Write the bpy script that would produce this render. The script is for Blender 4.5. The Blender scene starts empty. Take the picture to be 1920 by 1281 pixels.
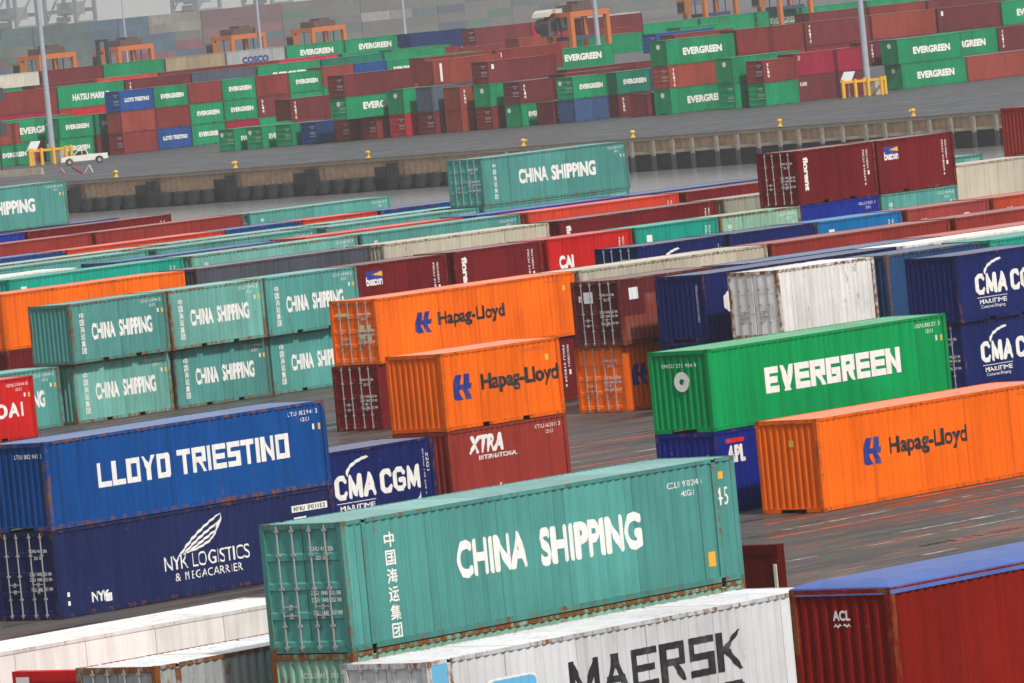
import bpy, bmesh, math, random
from mathutils import Vector, Matrix
random.seed(7)
C = bpy.context.scene.collection
scn = bpy.context.scene
R = math.radians
# ------------------------------------------------------------------ camera
# the yard's containers all lie along one axis (u), 49 degrees off the view; v runs across them, z up, metres
TH = R(49.0)
AX = Vector((math.cos(TH), math.sin(TH), 0)); WX = Vector((-math.sin(TH), math.cos(TH), 0))
def P(u, v, z=0): return AX*u + WX*v + Vector((0, 0, z))
cam = bpy.data.cameras.new('camera'); co = bpy.data.objects.new('camera', cam); C.objects.link(co)
cam.sensor_width = 36; cam.lens = 14967/1920*36; cam.clip_start = 1; cam.clip_end = 20000
pitch, roll = R(2.62), R(5.44)
F = Vector((0, math.cos(pitch), -math.sin(pitch))); U0 = Vector((0, math.sin(pitch), math.cos(pitch))); R0 = Vector((1, 0, 0))
rt = R0*math.cos(roll) - U0*math.sin(roll); up = R0*math.sin(roll) + U0*math.cos(roll)
M = Matrix((rt, up, -F)).transposed().to_4x4(); M.translation = (0, 0, 17.37)
co.matrix_world = M; scn.camera = co
# ------------------------------------------------------------------ sky and sun
SUN_DIR = Vector((0.58, -0.815, 0)); SUN_EL = R(46)
wd = bpy.data.worlds.new('World'); scn.world = wd; wd.use_nodes = True
nt = wd.node_tree; nt.nodes.clear()
sky = nt.nodes.new('ShaderNodeTexSky'); sky.sky_type = 'NISHITA'; sky.sun_disc = False
sky.sun_elevation = SUN_EL; sky.sun_rotation = math.atan2(SUN_DIR.x, SUN_DIR.y)
sky.air_density = 1.0; sky.dust_density = 4.0; sky.ozone_density = 1.0
bg = nt.nodes.new('ShaderNodeBackground'); bg.inputs[1].default_value = 0.12
# thin white overcast in front of the blue sky
veil = nt.nodes.new('ShaderNodeMix'); veil.data_type = 'RGBA'; veil.inputs[0].default_value = .7; veil.inputs[7].default_value = (5.7, 5.72, 5.62, 1)
ow = nt.nodes.new('ShaderNodeOutputWorld'); nt.links.new(sky.outputs[0], veil.inputs[6]); nt.links.new(veil.outputs[2], bg.inputs[0]); nt.links.new(bg.outputs[0], ow.inputs[0])
sl = bpy.data.lights.new('sun', 'SUN'); sl.energy = 3.3; sl.angle = R(3.0); sl.color = (1, .95, .88)
so = bpy.data.objects.new('sun', sl); C.objects.link(so)
sd = Vector((SUN_DIR.x*math.cos(SUN_EL), SUN_DIR.y*math.cos(SUN_EL), math.sin(SUN_EL)))
so.rotation_euler = sd.to_track_quat('Z', 'Y').to_euler(); so.location = (0, -20, 60)
vs = scn.view_settings; vs.view_transform = 'Standard'; vs.look = 'None'; vs.exposure = 0.0; vs.gamma = 1; vs.use_curve_mapping = False
scn.cycles.volume_bounces = 1; scn.cycles.max_bounces = 6; scn.cycles.use_denoising = True
# ------------------------------------------------------------------ materials
def mat(name):
    m = bpy.data.materials.new(name); m.use_nodes = True
    b = m.node_tree.nodes['Principled BSDF']
    return m, m.node_tree, b
def N(t, kind, **kw):
    n = t.nodes.new(kind)
    for k, v in kw.items():
        if k.startswith('i_'): n.inputs[k[2:].replace('_', ' ')].default_value = v
        else: setattr(n, k, v)
    return n
def mixc(t, fac, a, b, mode='MIX'):
    n = t.nodes.new('ShaderNodeMix'); n.data_type = 'RGBA'; n.blend_type = mode
    for s, v in ((n.inputs[0], fac), (n.inputs[6], a), (n.inputs[7], b)):
        if isinstance(v, (int, float)): s.default_value = v
        elif isinstance(v, tuple): s.default_value = v if len(v) == 4 else (*v, 1)
        else: t.links.new(v, s)
    return n.outputs[2]
def ramp(t, src, lo, hi):
    n = t.nodes.new('ShaderNodeMapRange'); t.links.new(src, n.inputs[0]); n.inputs[1].default_value = lo; n.inputs[2].default_value = hi
    return n.outputs[0]
def mul(t, a, b, op='MULTIPLY'):
    n = t.nodes.new('ShaderNodeMath'); n.operation = op
    for s, v in ((n.inputs[0], a), (n.inputs[1], b)):
        if isinstance(v, (int, float)): s.default_value = v
        else: t.links.new(v, s)
    return n.outputs[0]
def noise(t, vec, scale, detail=4, rough=.6):
    n = N(t, 'ShaderNodeTexNoise', i_Scale=scale, i_Detail=detail, i_Roughness=rough)
    t.links.new(vec, n.inputs['Vector']); return n.outputs[0]
def stretched(t, vec, s):
    m = t.nodes.new('ShaderNodeVectorMath'); m.operation = 'MULTIPLY'; t.links.new(vec, m.inputs[0]); m.inputs[1].default_value = s
    return m.outputs[0]
def paint(name, rust_gain=1.0, rough=.42, edge=False):
    """container paint: the object's own colour, faded in patches, with rust runs; the object's alpha is how rusty it is"""
    m, t, b = mat(name)
    oi = t.nodes.new('ShaderNodeObjectInfo'); ge = t.nodes.new('ShaderNodeNewGeometry'); pos = ge.outputs['Position']
    fade = ramp(t, noise(t, pos, .45, 5), .35, .75)
    pale = mixc(t, 1.0, oi.outputs['Color'], (1.22, 1.22, 1.22), 'MULTIPLY')
    col = mixc(t, fade, oi.outputs['Color'], pale)
    col = mixc(t, mul(t, ramp(t, noise(t, stretched(t, pos, (3.2, 3.2, .22)), 1.0, 5, .65), .46, .78), .6), col, mixc(t, 1.0, col, (.50, .47, .44), 'MULTIPLY'))
    du = t.nodes.new('ShaderNodeVectorMath'); du.operation = 'DOT_PRODUCT'; t.links.new(pos, du.inputs[0]); du.inputs[1].default_value = tuple(AX)
    sv = mul(t, du.outputs['Value'], .42); sv = mul(t, sv, mul(t, oi.outputs['Random'], 7.0), 'ADD')
    wn = t.nodes.new('ShaderNodeTexWhiteNoise'); wn.noise_dimensions = '1D'; t.links.new(mul(t, sv, 0, 'FLOOR'), wn.inputs['W'])
    tone = N(t, 'ShaderNodeMapRange'); t.links.new(wn.outputs['Value'], tone.inputs[0]); tone.inputs[3].default_value = .86; tone.inputs[4].default_value = 1.08
    cmb = t.nodes.new('ShaderNodeCombineColor'); [t.links.new(tone.outputs[0], cmb.inputs[k]) for k in range(3)]
    col = mixc(t, 1.0, col, cmb.outputs[0], 'MULTIPLY')
    seam = mul(t, mul(t, sv, 0, 'FRACT'), .012, 'LESS_THAN')
    col = mixc(t, mul(t, seam, .45), col, (.02, .018, .016))
    scr = mul(t, ramp(t, noise(t, stretched(t, pos, (1.1, 1.1, 2.6)), 1.7, 7, .75), .66, .70), .35)
    col = mixc(t, scr, col, (.30, .28, .26))
    st = noise(t, stretched(t, pos, (4.5, 4.5, .5)), 1.0, 6, .7)
    sp = noise(t, pos, 3.0 if not edge else 5.0, 5, .7)
    al = mul(t, oi.outputs['Alpha'], rust_gain)
    v = mul(t, mul(t, mul(t, st, .55), mul(t, sp, .45), 'ADD'), mul(t, al, .17), 'ADD')
    rf = ramp(t, v, .66, .76)
    rc = mixc(t, noise(t, pos, 9, 3), (.11, .035, .012), (.28, .11, .035))
    col = mixc(t, rf, col, rc)
    t.links.new(col, b.inputs['Base Color'])
    ro = mul(t, mul(t, rf, .35), rough, 'ADD'); t.links.new(ro, b.inputs['Roughness']); b.inputs['Specular IOR Level'].default_value = .03 if name != 'container roof paint' else .5
    bp = N(t, 'ShaderNodeBump', i_Strength=.5, i_Distance=.03); t.links.new(noise(t, pos, 1.3, 4, .55), bp.inputs['Height']); t.links.new(bp.outputs[0], b.inputs['Normal'])
    return m
PAINT = paint('container paint'); EDGE = paint('container frame paint', 1.5, .45, True); ROOF = paint('container roof paint', .9, .38); CAST = paint('casting paint', 2.6, .6, True)
def plain(name, col, rough=.6, metal=0, var=.25, scale=2.0, bump=0):
    m, t, b = mat(name)
    ge = t.nodes.new('ShaderNodeNewGeometry')
    d = tuple(c*(1-var) for c in col); l = tuple(min(1, c*(1+var)) for c in col)
    t.links.new(mixc(t, noise(t, ge.outputs['Position'], scale, 5), d, l), b.inputs['Base Color'])
    b.inputs['Roughness'].default_value = rough; b.inputs['Metallic'].default_value = metal
    if bump:
        bp = N(t, 'ShaderNodeBump', i_Strength=bump, i_Distance=.05); t.links.new(noise(t, ge.outputs['Position'], scale*3, 4), bp.inputs['Height']); t.links.new(bp.outputs[0], b.inputs['Normal'])
    return m
def objcol(name, rough=.5, wear=.25):
    m, t, b = mat(name)
    oi = t.nodes.new('ShaderNodeObjectInfo'); ge = t.nodes.new('ShaderNodeNewGeometry')
    t.links.new(mixc(t, mul(t, ramp(t, noise(t, ge.outputs['Position'], 2.2, 5, .7), .5, .8), wear), oi.outputs['Color'], (.3, .29, .27)), b.inputs['Base Color'])
    b.inputs['Roughness'].default_value = rough
    return m
LETTER = objcol('lettering paint', .5, .3); OBJ = objcol('painted steel', .45, .3); GALV = plain('galvanised steel', (.42, .42, .42), .45, .3)
SEAL = plain('door rubber', (.012, .012, .012), .8); TYRE = plain('tyre rubber', (.012, .013, .017), .75, 0, .5, 1.2); GLASS = plain('dark glass', (.02, .025, .03), .08)
DARK = plain('dark void', (.004, .004, .005), .9); TARP = plain('blue tarpaulin', (.06, .12, .40), .38, 0, .35, 1.3, .6)
# ------------------------------------------------------------------ helpers
MC = {}
def add_box(bm, x0, x1, y0, y1, z0, z1):
    vs_ = [bm.verts.new((x, y, z)) for x in (x0, x1) for y in (y0, y1) for z in (z0, z1)]
    for f in ((0, 1, 3, 2), (4, 6, 7, 5), (0, 4, 5, 1), (2, 3, 7, 6), (0, 2, 6, 4), (1, 5, 7, 3)): bm.faces.new([vs_[i] for i in f])
def add_bar(bm, a, b, r, n=8, r2=None):
    a, b = Vector(a), Vector(b); d = (b-a).normalized(); r2 = r if r2 is None else r2
    s = d.orthogonal().normalized(); q = d.cross(s)
    A = [bm.verts.new(a+(s*math.cos(k*2*math.pi/n)+q*math.sin(k*2*math.pi/n))*r) for k in range(n)]
    B = [bm.verts.new(b+(s*math.cos(k*2*math.pi/n)+q*math.sin(k*2*math.pi/n))*r2) for k in range(n)]
    for k in range(n): bm.faces.new((A[k], A[(k+1) % n], B[(k+1) % n], B[k]))
    bm.faces.new(A[::-1]); bm.faces.new(B)
def add_beam(bm, a, b, w, h):
    """box beam from a to b, w wide across, h deep"""
    a, b = Vector(a), Vector(b); d = (b-a).normalized()
    s = d.cross(Vector((0, 0, 1)));
    if s.length < .01: s = Vector((1, 0, 0))
    s.normalize(); q = s.cross(d)
    A = [bm.verts.new(a+s*w/2*i+q*h/2*j) for i, j in ((-1, -1), (1, -1), (1, 1), (-1, 1))]
    B = [bm.verts.new(b+s*w/2*i+q*h/2*j) for i, j in ((-1, -1), (1, -1), (1, 1), (-1, 1))]
    for k in range(4): bm.faces.new((A[k], A[(k+1) % 4], B[(k+1) % 4], B[k]))
    bm.faces.new(A[::-1]); bm.faces.new(B)
def add_prism(bm, pts, y0, y1, ax='y'):
    """polygon pts (a,b) extruded: ax y -> (a, y, b); x -> (y, a, b); z -> (a, b, y)"""
    def q(p, d): return {'y': (p[0], d, p[1]), 'x': (d, p[0], p[1]), 'z': (p[0], p[1], d)}[ax]
    A = [bm.verts.new(q(p, y0)) for p in pts]; B = [bm.verts.new(q(p, y1)) for p in pts]
    n = len(pts)
    for k in range(n): bm.faces.new((A[k], A[(k+1) % n], B[(k+1) % n], B[k]))
    bm.faces.new(A[::-1]); bm.faces.new(B)
def done(bm, name):
    bmesh.ops.recalc_face_normals(bm, faces=bm.faces); me = bpy.data.meshes.new(name); bm.to_mesh(me); bm.free(); return me
def cached(key, fn):
    if key not in MC: MC[key] = fn()
    return MC[key]
def link(name, me, m, parent=None, col=None, loc=None, rot=None):
    if m is not None and not me.materials: me.materials.append(m)
    o = bpy.data.objects.new(name, me); C.objects.link(o)
    if m is not None and me.materials[0] is not m: o.material_slots[0].link = 'OBJECT'; o.material_slots[0].material = m
    if parent: o.parent = parent
    if col: o.color = col if len(col) == 4 else (*col, .25)
    if loc is not None: o.location = loc
    if rot is not None: o.rotation_euler = rot
    return o
def tag(o, label=None, cat=None, group=None, kind=None):
    for k, v in (('label', label), ('category', cat), ('group', group), ('kind', kind)):
        if v: o[k] = v
    return o
def thing(name, label, cat, loc=(0, 0, 0), rotz=0, group=None):
    o = bpy.data.objects.new(name, None); C.objects.link(o); o.location = loc; o.rotation_euler = (0, 0, rotz); o.empty_display_size = .5
    return tag(o, label, cat, group)
def struct(name, bm, m): return tag(link(name, done(bm, name), m), kind='structure')
# ------------------------------------------------------------------ container meshes (x along, y across, z up; y=0 faces the camera side, x=0 the visible end)
LEN = {20: 6.058, 40: 12.192, 45: 13.716}; WID = 2.438; HGT = {'s': 2.591, 'h': 2.896}
PER = .278
def prof(x):
    """corrugation: how far in the side sheet lies at x"""
    t = (x-.16) % PER
    a, b, c = .072, .140, .210
    if t < a: return 0.
    if t < b: return .036*(t-a)/(b-a)
    if t < c: return .036
    return .036*(1-(t-c)/(PER-c))
def breaks(x0, x1):
    out = []; k = math.floor((x0-.16)/PER)-1
    while .16+k*PER < x1:
        for d in (0, .072, .140, .210):
            x = .16+k*PER+d
            if x0 < x < x1: out.append(x)
        k += 1
    return out
def sheet(xs, f, z0, z1, y0, name, flip=False):
    bm = bmesh.new(); a = [bm.verts.new((x, y0+f(x), z0)) for x in xs]; b = [bm.verts.new((x, y0+f(x), z1)) for x in xs]
    for k in range(len(xs)-1):
        q = (a[k], a[k+1], b[k+1], b[k]); bm.faces.new(q[::-1] if flip else q)
    me = bpy.data.meshes.new(name); bm.to_mesh(me); bm.free(); return me
def m_side(L, h, far, smooth=False):
    l = LEN[L]; z0, z1 = .15, HGT[h]-.095; xs = [.155]+breaks(.155, l-.155)+[l-.155]
    f = (lambda x: .002) if smooth else prof
    if far: return sheet(xs, lambda x: -f(x), z0, z1, WID-.014, 'side_panel', True)
    return sheet(xs, f, z0, z1, .014, 'side_panel')
EPER = .25
def m_end(h, far, l=0):
    z0, z1 = .145, HGT[h]-.135; ys = []; y = .125; k = 0
    while y < WID-.125: ys.append((y, [0, 0, .046, .046][k % 4])); y += [.072, .053, .072, .053][k % 4]; k += 1
    ys.append((WID-.125, 0))
    bm = bmesh.new(); sgn = -1 if far else 1; b0 = l-.03 if far else .03
    a = [bm.verts.new((b0+sgn*d, y, z0)) for y, d in ys]; b = [bm.verts.new((b0+sgn*d, y, z1)) for y, d in ys]
    for i in range(len(ys)-1):
        q = (a[i], b[i], b[i+1], a[i+1]); bm.faces.new(q[::-1] if far else q)
    me = bpy.data.meshes.new('end_panel'); bm.to_mesh(me); bm.free(); return me
def m_roof(L, h):
    l = LEN[L]; z = HGT[h]-.02; xs = []; x = .1; k = 0
    while x < l-.1: xs.append((x, 0 if k % 4 < 2 else -.022)); x += (.06, .045, .06, .045)[k % 4]*1.0; k += 1
    xs.append((l-.1, 0)); bm = bmesh.new()
    a = [bm.verts.new((x, .06, z+d)) for x, d in xs]; b = [bm.verts.new((x, WID-.06, z+d)) for x, d in xs]
    for i in range(len(xs)-1): bm.faces.new((a[i], a[i+1], b[i+1], b[i]))
    me = bpy.data.meshes.new('roof'); bm.to_mesh(me); bm.free(); return me
def m_base(L):
    bm = bmesh.new(); add_box(bm, .1, LEN[L]-.1, .05, WID-.05, .11, .145); return done(bm, 'base')
def m_frame(L, h, castings, door):
    l = LEN[L]; H_ = HGT[h]; bm = bmesh.new(); c = .118
    posts = [0, l-.16]
    if L == 45: posts += [.762-.08, l-.762-.08]
    for px in posts:
        full = (px in (0, l-.16)) and not castings
        for y0, y1 in ((0, .125), (WID-.125, WID)):
            add_box(bm, px, px+.16, y0, y1, .003 if full else c, H_-(.003 if full else c))
    for y0, y1 in ((0, .06), (WID-.06, WID)):
        xs = sorted([p for p in posts]); segs = [(xs[i]+.16, xs[i+1]) for i in range(len(xs)-1)]
        for a, b in segs:
            add_box(bm, a, b, y0, y1, H_-.095, H_-.010)
            if L == 20:
                for p, q in ((a, l/2-1.025-.18), (l/2-1.025+.18, l/2+1.025-.18), (l/2+1.025+.18, b)): add_box(bm, p, q, y0, y1, .02, .15)
                for s in (-1, 1): add_box(bm, l/2+s*1.025-.18, l/2+s*1.025+.18, y0, y1, .135, .15)
            else: add_box(bm, a, b, y0, y1, .02, .15)
    for x0, x1 in ((0.004, .1), (l-.1, l-.004)):
        add_box(bm, x0, x1, .125, WID-.125, H_-.135, H_-.010)
        if L >= 40 and not door and x0 < 1:
            add_box(bm, x0, x1, .125, .70, .01, .145); add_box(bm, x0, x1, WID-.70, WID-.125, .01, .145); add_box(bm, x0, x1, .70, WID-.70, .11, .145)
        else: add_box(bm, x0, x1, .125, WID-.125, .02, .145)
    return done(bm, 'frame')
def m_cast():
    bm = bmesh.new(); add_box(bm, 0, .178, 0, .162, .002, .117); me = done(bm, 'corner_casting'); return me
def m_leaf(h):
    """one door leaf, 1.1 m wide, pressed into horizontal fields"""
    H_ = HGT[h]; z0, z1 = .15, H_-.145; w = 1.078; n = 4; bm = bmesh.new()
    pts = [(0, z0)]; fh = (z1-z0)/n
    for k in range(n):
        b = z0+k*fh; pts += [(0, b+.10), (.026, b+.14), (.026, b+fh-.06)]+([(0, b+fh-.03)] if k < n-1 else [(0, b+fh-.01)])
    pts.append((0, z1))
    a = [bm.verts.new((.035+d, 0, z)) for d, z in pts]; b = [bm.verts.new((.035+d, w, z)) for d, z in pts]
    for i in range(len(pts)-1): bm.faces.new((a[i], a[i+1], b[i+1], b[i]))
    for i in (0, 1):
        e = (a, b)[i]; y = (0, w)[i]
        c0 = bm.verts.new((.09, y, z0)); c1 = bm.verts.new((.09, y, z1)); bm.faces.new(e+[c1, c0])
    return done(bm, 'door')
def m_leaf_flat(h):
    """a smooth door leaf with three shallow fields"""
    bm = bmesh.new(); z0, z1 = .15, HGT[h]-.145; add_box(bm, .045, .085, 0, 1.078, z0, z1); f = (z1-z0)/3
    for k in range(3):
        for y0, y1 in ((.03, .52), (.55, 1.05)): add_box(bm, .032, .0449, y0, y1, z0+k*f+.03, z0+(k+1)*f-.03)
    return done(bm, 'door')
def m_rod(h):
    H_ = HGT[h]; bm = bmesh.new(); add_bar(bm, (.008, 0, .06), (.008, 0, H_-.05), .021)
    for z in (.14, .62, H_*.5, H_-.7, H_-.16): add_box(bm, -.012, .036, -.055, .055, z-.03, z+.03)
    return done(bm, 'lock_rod')
def m_handle():
    bm = bmesh.new(); add_bar(bm, (-.016, 0, 0), (-.016, .36, 0), .015, 6); add_box(bm, -.03, .03, .16, .22, -.07, .05); return done(bm, 'handle')
def m_seal(h):
    bm = bmesh.new(); add_box(bm, .085, .115, .125, WID-.125, .147, HGT[h]-.137); return done(bm, 'door_seal')
# ------------------------------------------------------------------ lettering
_tc = bpy.data.curves.new('letters', 'FONT')
_to = bpy.data.objects.new('letters', _tc)
def font_mesh(s, bold=0.02, sp=1.0, sh=0.0):
    """flat mesh of a string, scaled so that it fills x 0..1, y 0..1 (y 0 = bottom of its ink)"""
    _tc.body = s; _tc.size = 1; _tc.offset = 0; _tc.space_character = sp; _tc.shear = sh; _tc.resolution_u = 4; _tc.fill_mode = 'BOTH'
    C.objects.link(_to); dg = bpy.context.evaluated_depsgraph_get(); dg.update()
    me = bpy.data.meshes.new_from_object(_to.evaluated_get(dg), depsgraph=dg); C.objects.unlink(_to)
    if bold > .016:   # embolden: the same glyphs laid over each other round a small circle
        bm = bmesh.new(); n = 8
        for k in range(n+1):
            m2 = me.copy(); dx, dy = (0, 0) if k == n else (bold*math.cos(k*2*math.pi/n), bold*math.sin(k*2*math.pi/n))
            m2.transform(Matrix.Translation((dx, dy, k*.0004))); bm.from_mesh(m2); bpy.data.meshes.remove(m2)
        bm.to_mesh(me); bm.free()
    return norm_mesh(me)
def norm_mesh(me):
    xs = [v.co.x for v in me.vertices]; ys = [v.co.y for v in me.vertices]
    x0, x1, y0, y1 = min(xs), max(xs), min(ys), max(ys)
    for v in me.vertices: v.co = ((v.co.x-x0)/(x1-x0), (v.co.y-y0)/(y1-y0), v.co.z)
    me.materials.clear(); return me
# heavy squared capitals drawn as strokes on a 4 x 6 grid
STK = {'E': [(0, 0, 0, 6), (0, 6, 4, 6), (0, 3, 3.6, 3), (0, 0, 4, 0)], 'V': [(0, 6, 2, 0), (2, 0, 4, 6)], 'R': [(0, 0, 0, 6), (0, 6, 4, 6), (4, 6, 4, 3), (0, 3, 4, 3), (2.2, 3, 4, 0)],
       'G': [(4, 6, 0, 6), (0, 6, 0, 0), (0, 0, 4, 0), (4, 0, 4, 2.8), (4, 2.8, 2.2, 2.8)], 'N': [(0, 0, 0, 6), (0, 6, 4, 0), (4, 0, 4, 6)], 'L': [(0, 6, 0, 0), (0, 0, 4, 0)],
       'O': [(0, 0, 0, 6), (0, 6, 4, 6), (4, 6, 4, 0), (4, 0, 0, 0)], 'Y': [(0, 6, 2, 3), (4, 6, 2, 3), (2, 3, 2, 0)], 'D': [(0, 0, 0, 6), (0, 6, 3.6, 6), (3.6, 6, 4, 5.4), (4, 5.4, 4, .6), (4, .6, 3.6, 0), (3.6, 0, 0, 0)],
       'T': [(0, 6, 4, 6), (2, 6, 2, 0)], 'I': [(2, 0, 2, 6)], 'S': [(4, 6, 0, 6), (0, 6, 0, 3), (0, 3, 4, 3), (4, 3, 4, 0), (4, 0, 0, 0)],
       'M': [(0, 0, 0, 6), (0, 6, 2.5, 0), (2.5, 0, 5, 6), (5, 6, 5, 0)], 'A': [(0, 0, 2, 6), (2, 6, 4, 0), (.8, 2, 3.2, 2)], 'K': [(0, 0, 0, 6), (0, 2.6, 4, 6), (1.2, 3.4, 4, 0)],
       'H': [(0, 0, 0, 6), (4, 0, 4, 6), (0, 3, 4, 3)], 'U': [(0, 6, 0, 0), (0, 0, 4, 0), (4, 0, 4, 6)], 'P': [(0, 0, 0, 6), (0, 6, 4, 6), (4, 6, 4, 3), (4, 3, 0, 3)], 'C': [(4, 6, 0, 6), (0, 6, 0, 0), (0, 0, 4, 0)]}
def stroke_mesh(s, wt=1.5, gap=2.2, wide=1.0):
    bm = bmesh.new(); x = 0; zk = 0
    for ch in s:
        if ch == ' ': x += 3.2; continue
        sg = STK[ch]; mx = max(max(q[0], q[2]) for q in sg); mn = min(min(q[0], q[2]) for q in sg)
        for k, (a, b, c, d) in enumerate(sg):
            p, q = Vector((x+(a-mn)*wide, b)), Vector((x+(c-mn)*wide, d)); t = (q-p).normalized()
            if abs(t.x) > .02 and abs(t.y) > .02:   # slanted: cut level at top and bottom
                w = wt*.5/max(.35, abs(t.y))
                e = t*(wt*.5/abs(t.y))
                p2 = p-e if b in (0, 6) else p; q2 = q+e if d in (0, 6) else q; lo_, hi_ = x-wt/2, x+(mx-mn)*wide+wt/2; cl = lambda a_: max(lo_, min(hi_, a_)); pts = [(cl(p2.x-w), p2.y), (cl(p2.x+w), p2.y), (cl(q2.x+w), q2.y), (cl(q2.x-w), q2.y)]
            else:
                n = Vector((-t.y, t.x))*wt*.5; p2, q2 = p-t*wt*.5, q+t*wt*.5; pts = [tuple(p2-n), tuple(p2+n), tuple(q2+n), tuple(q2-n)]
            vv = [bm.verts.new((u, v, zk)) for u, v in pts]; zk += .0006; f = bm.faces.new(vv); f.normal_update()
            if f.normal.z < 0: f.normal_flip()
        x += (mx-mn)*wide+gap
    me = bpy.data.meshes.new('lettering'); bm.to_mesh(me); bm.free(); return norm_mesh(me)
RND = {'C': [(4, 4.9, 3.1, 6, 1, 6, 0, 4.9, 0, 1.1, 1, 0, 3.1, 0, 4, 1.1)], 'M': [(0, 0, .25, 6), (.25, 6, 2.4, .6), (2.4, .6, 4.55, 6), (4.55, 6, 4.8, 0)], 'A': [(0, 0, 2.1, 6), (2.1, 6, 4.2, 0), (.9, 1.9, 3.3, 1.9)], 'G': [(4, 4.9, 3.1, 6, 1, 6, 0, 4.9, 0, 1.1, 1, 0, 3.1, 0, 4, .9, 4, 2.7, 2.4, 2.7)]}
def round_mesh(s, wt=1.7, gap=2.1):
    """heavy sans capitals with round corners"""
    bm = bmesh.new(); x = 0; zk = 0
    for ch in s:
        if ch == ' ': x += 1.6; continue
        mx = 0
        for pl in RND[ch]:
            pts = [(pl[i], pl[i+1]) for i in range(0, len(pl), 2)]; mx = max(mx, max(p[0] for p in pts))
            for a, b in zip(pts, pts[1:]):
                p, q = Vector((x+a[0], a[1])), Vector((x+b[0], b[1])); n = Vector((-(q-p).y, (q-p).x)).normalized()*wt*.5
                f = bm.faces.new([bm.verts.new((*w, zk)) for w in (p-n, q-n, q+n, p+n)]); zk += .0003; f.normal_update()
                if f.normal.z < 0: f.normal_flip()
            for a in pts:
                bm.faces.new([bm.verts.new((x+a[0]+math.cos(k*math.pi/6)*wt*.5, a[1]+math.sin(k*math.pi/6)*wt*.5, zk)) for k in range(12)]); zk += .0003
        x += mx+gap
    me = bpy.data.meshes.new('lettering'); bm.to_mesh(me); bm.free(); return norm_mesh(me)
def poly_mesh(polys):
    bm = bmesh.new()
    for k, p in enumerate(polys):
        f = bm.faces.new([bm.verts.new((x, y, k*.0015)) for x, y in p]); f.normal_update()
        if f.normal.z < 0: f.normal_flip()
    bmesh.ops.triangulate(bm, faces=bm.faces)
    me = bpy.data.meshes.new('logo'); bm.to_mesh(me); bm.free(); return norm_mesh(me)
def strip_poly(pts, ws):
    """tapered brush stroke along pts"""
    L_, R_ = [], []
    for i, p in enumerate(pts):
        a = Vector(pts[max(0, i-1)]); b = Vector(pts[min(len(pts)-1, i+1)]); t = (b-a).normalized(); n = Vector((-t.y, t.x))*ws[i]/2
        L_.append(tuple(Vector(p)+n)); R_.append(tuple(Vector(p)-n))
    return L_+R_[::-1]
def arc_pts(n=10, a0=200, a1=100): return [(math.cos(R(a0+(a1-a0)*k/n)), math.sin(R(a0+(a1-a0)*k/n))) for k in range(n+1)]
def disc(n=24, r0=0): 
    return [(math.cos(2*math.pi*k/n), math.sin(2*math.pi*k/n)) for k in range(n)]
def put_side(root, src, s, z, w, h, col, name='lettering', near=True, off=.004, h0=0, rot=0):
    """lay a 0..1 mesh on the camera-facing long side: s along, z up (its lower corner), following the corrugation when near"""
    bm = bmesh.new(); bm.from_mesh(src)
    for v in bm.verts:
        x, y = v.co.x, v.co.y
        if rot: x, y = (y, 1-x)
        v.co = (s+x*w, v.co.z, z+y*h)
    if near:
        for xb in breaks(s, s+w):
            bmesh.ops.bisect_plane(bm, geom=bm.verts[:]+bm.edges[:]+bm.faces[:], plane_co=(xb, 0, 0), plane_no=(1, 0, 0), dist=1e-5)
        for v in bm.verts: v.co.y = .014+prof(v.co.x)-off-v.co.y
    else:
        for v in bm.verts: v.co.y = .012-off-v.co.y
    for f in bm.faces:
        f.normal_update()
        if f.normal.y > 0: f.normal_flip()
    me = bpy.data.meshes.new(name); bm.to_mesh(me); bm.free()
    return link(name, me, LETTER, root, col)
def put_end(root, src, a, z, w, h, col, name='lettering', x=.028):
    """on the visible end: a runs from its outer (v) edge towards the near corner, as read"""
    bm = bmesh.new(); bm.from_mesh(src)
    for v in bm.verts: v.co = (x-v.co.z, WID-(a+v.co.x*w), z+v.co.y*h)
    for f in bm.faces:
        f.normal_update()
        if f.normal.x > 0: f.normal_flip()
    me = bpy.data.meshes.new(name); bm.to_mesh(me); bm.free()
    return link(name, me, LETTER, root, col)
# ------------------------------------------------------------------ what is painted on them
WH = (.82, .81, .79, 1); BK = (.012, .012, .016, 1); RD = (.6, .01, .012, 1); NB = (.012, .025, .22, 1); YL = (.8, .42, .03, 1); SB = (.12, .45, .72, 1); GY = (.3, .3, .3, 1)
def T(s, bold=.02, sp=1.0, sh=0.0): return cached(('t', s, bold, sp, sh), lambda: font_mesh(s, bold, sp, sh))
def K(s, wt=1.5, gap=2.2, wide=1.0): return cached(('k', s, wt, gap, wide), lambda: stroke_mesh(s, wt, gap, wide))
def RM(s): return cached(('r', s), lambda: round_mesh(s))
def PM(key, fn): return cached(('p', key), lambda: poly_mesh(fn()))
def sq(): return [[(0, 0), (1, 0), (1, 1), (0, 1)]]
def hl_logo():   # two leaning strokes with a foot, like a written hl
    return [[(0, .12), (.02, .55), (.2, 1), (.52, 1), (.42, .58), (.32, .45), (.38, .28), (.52, 0), (.14, 0)], [(.55, .56), (.66, 1), (.97, 1), (.86, .56)], [(.30, .40), (.40, .60), (1.06, .62), (1.0, .40)], [(.50, .41), (.76, .41), (1.0, 0), (.68, 0)]]
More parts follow.
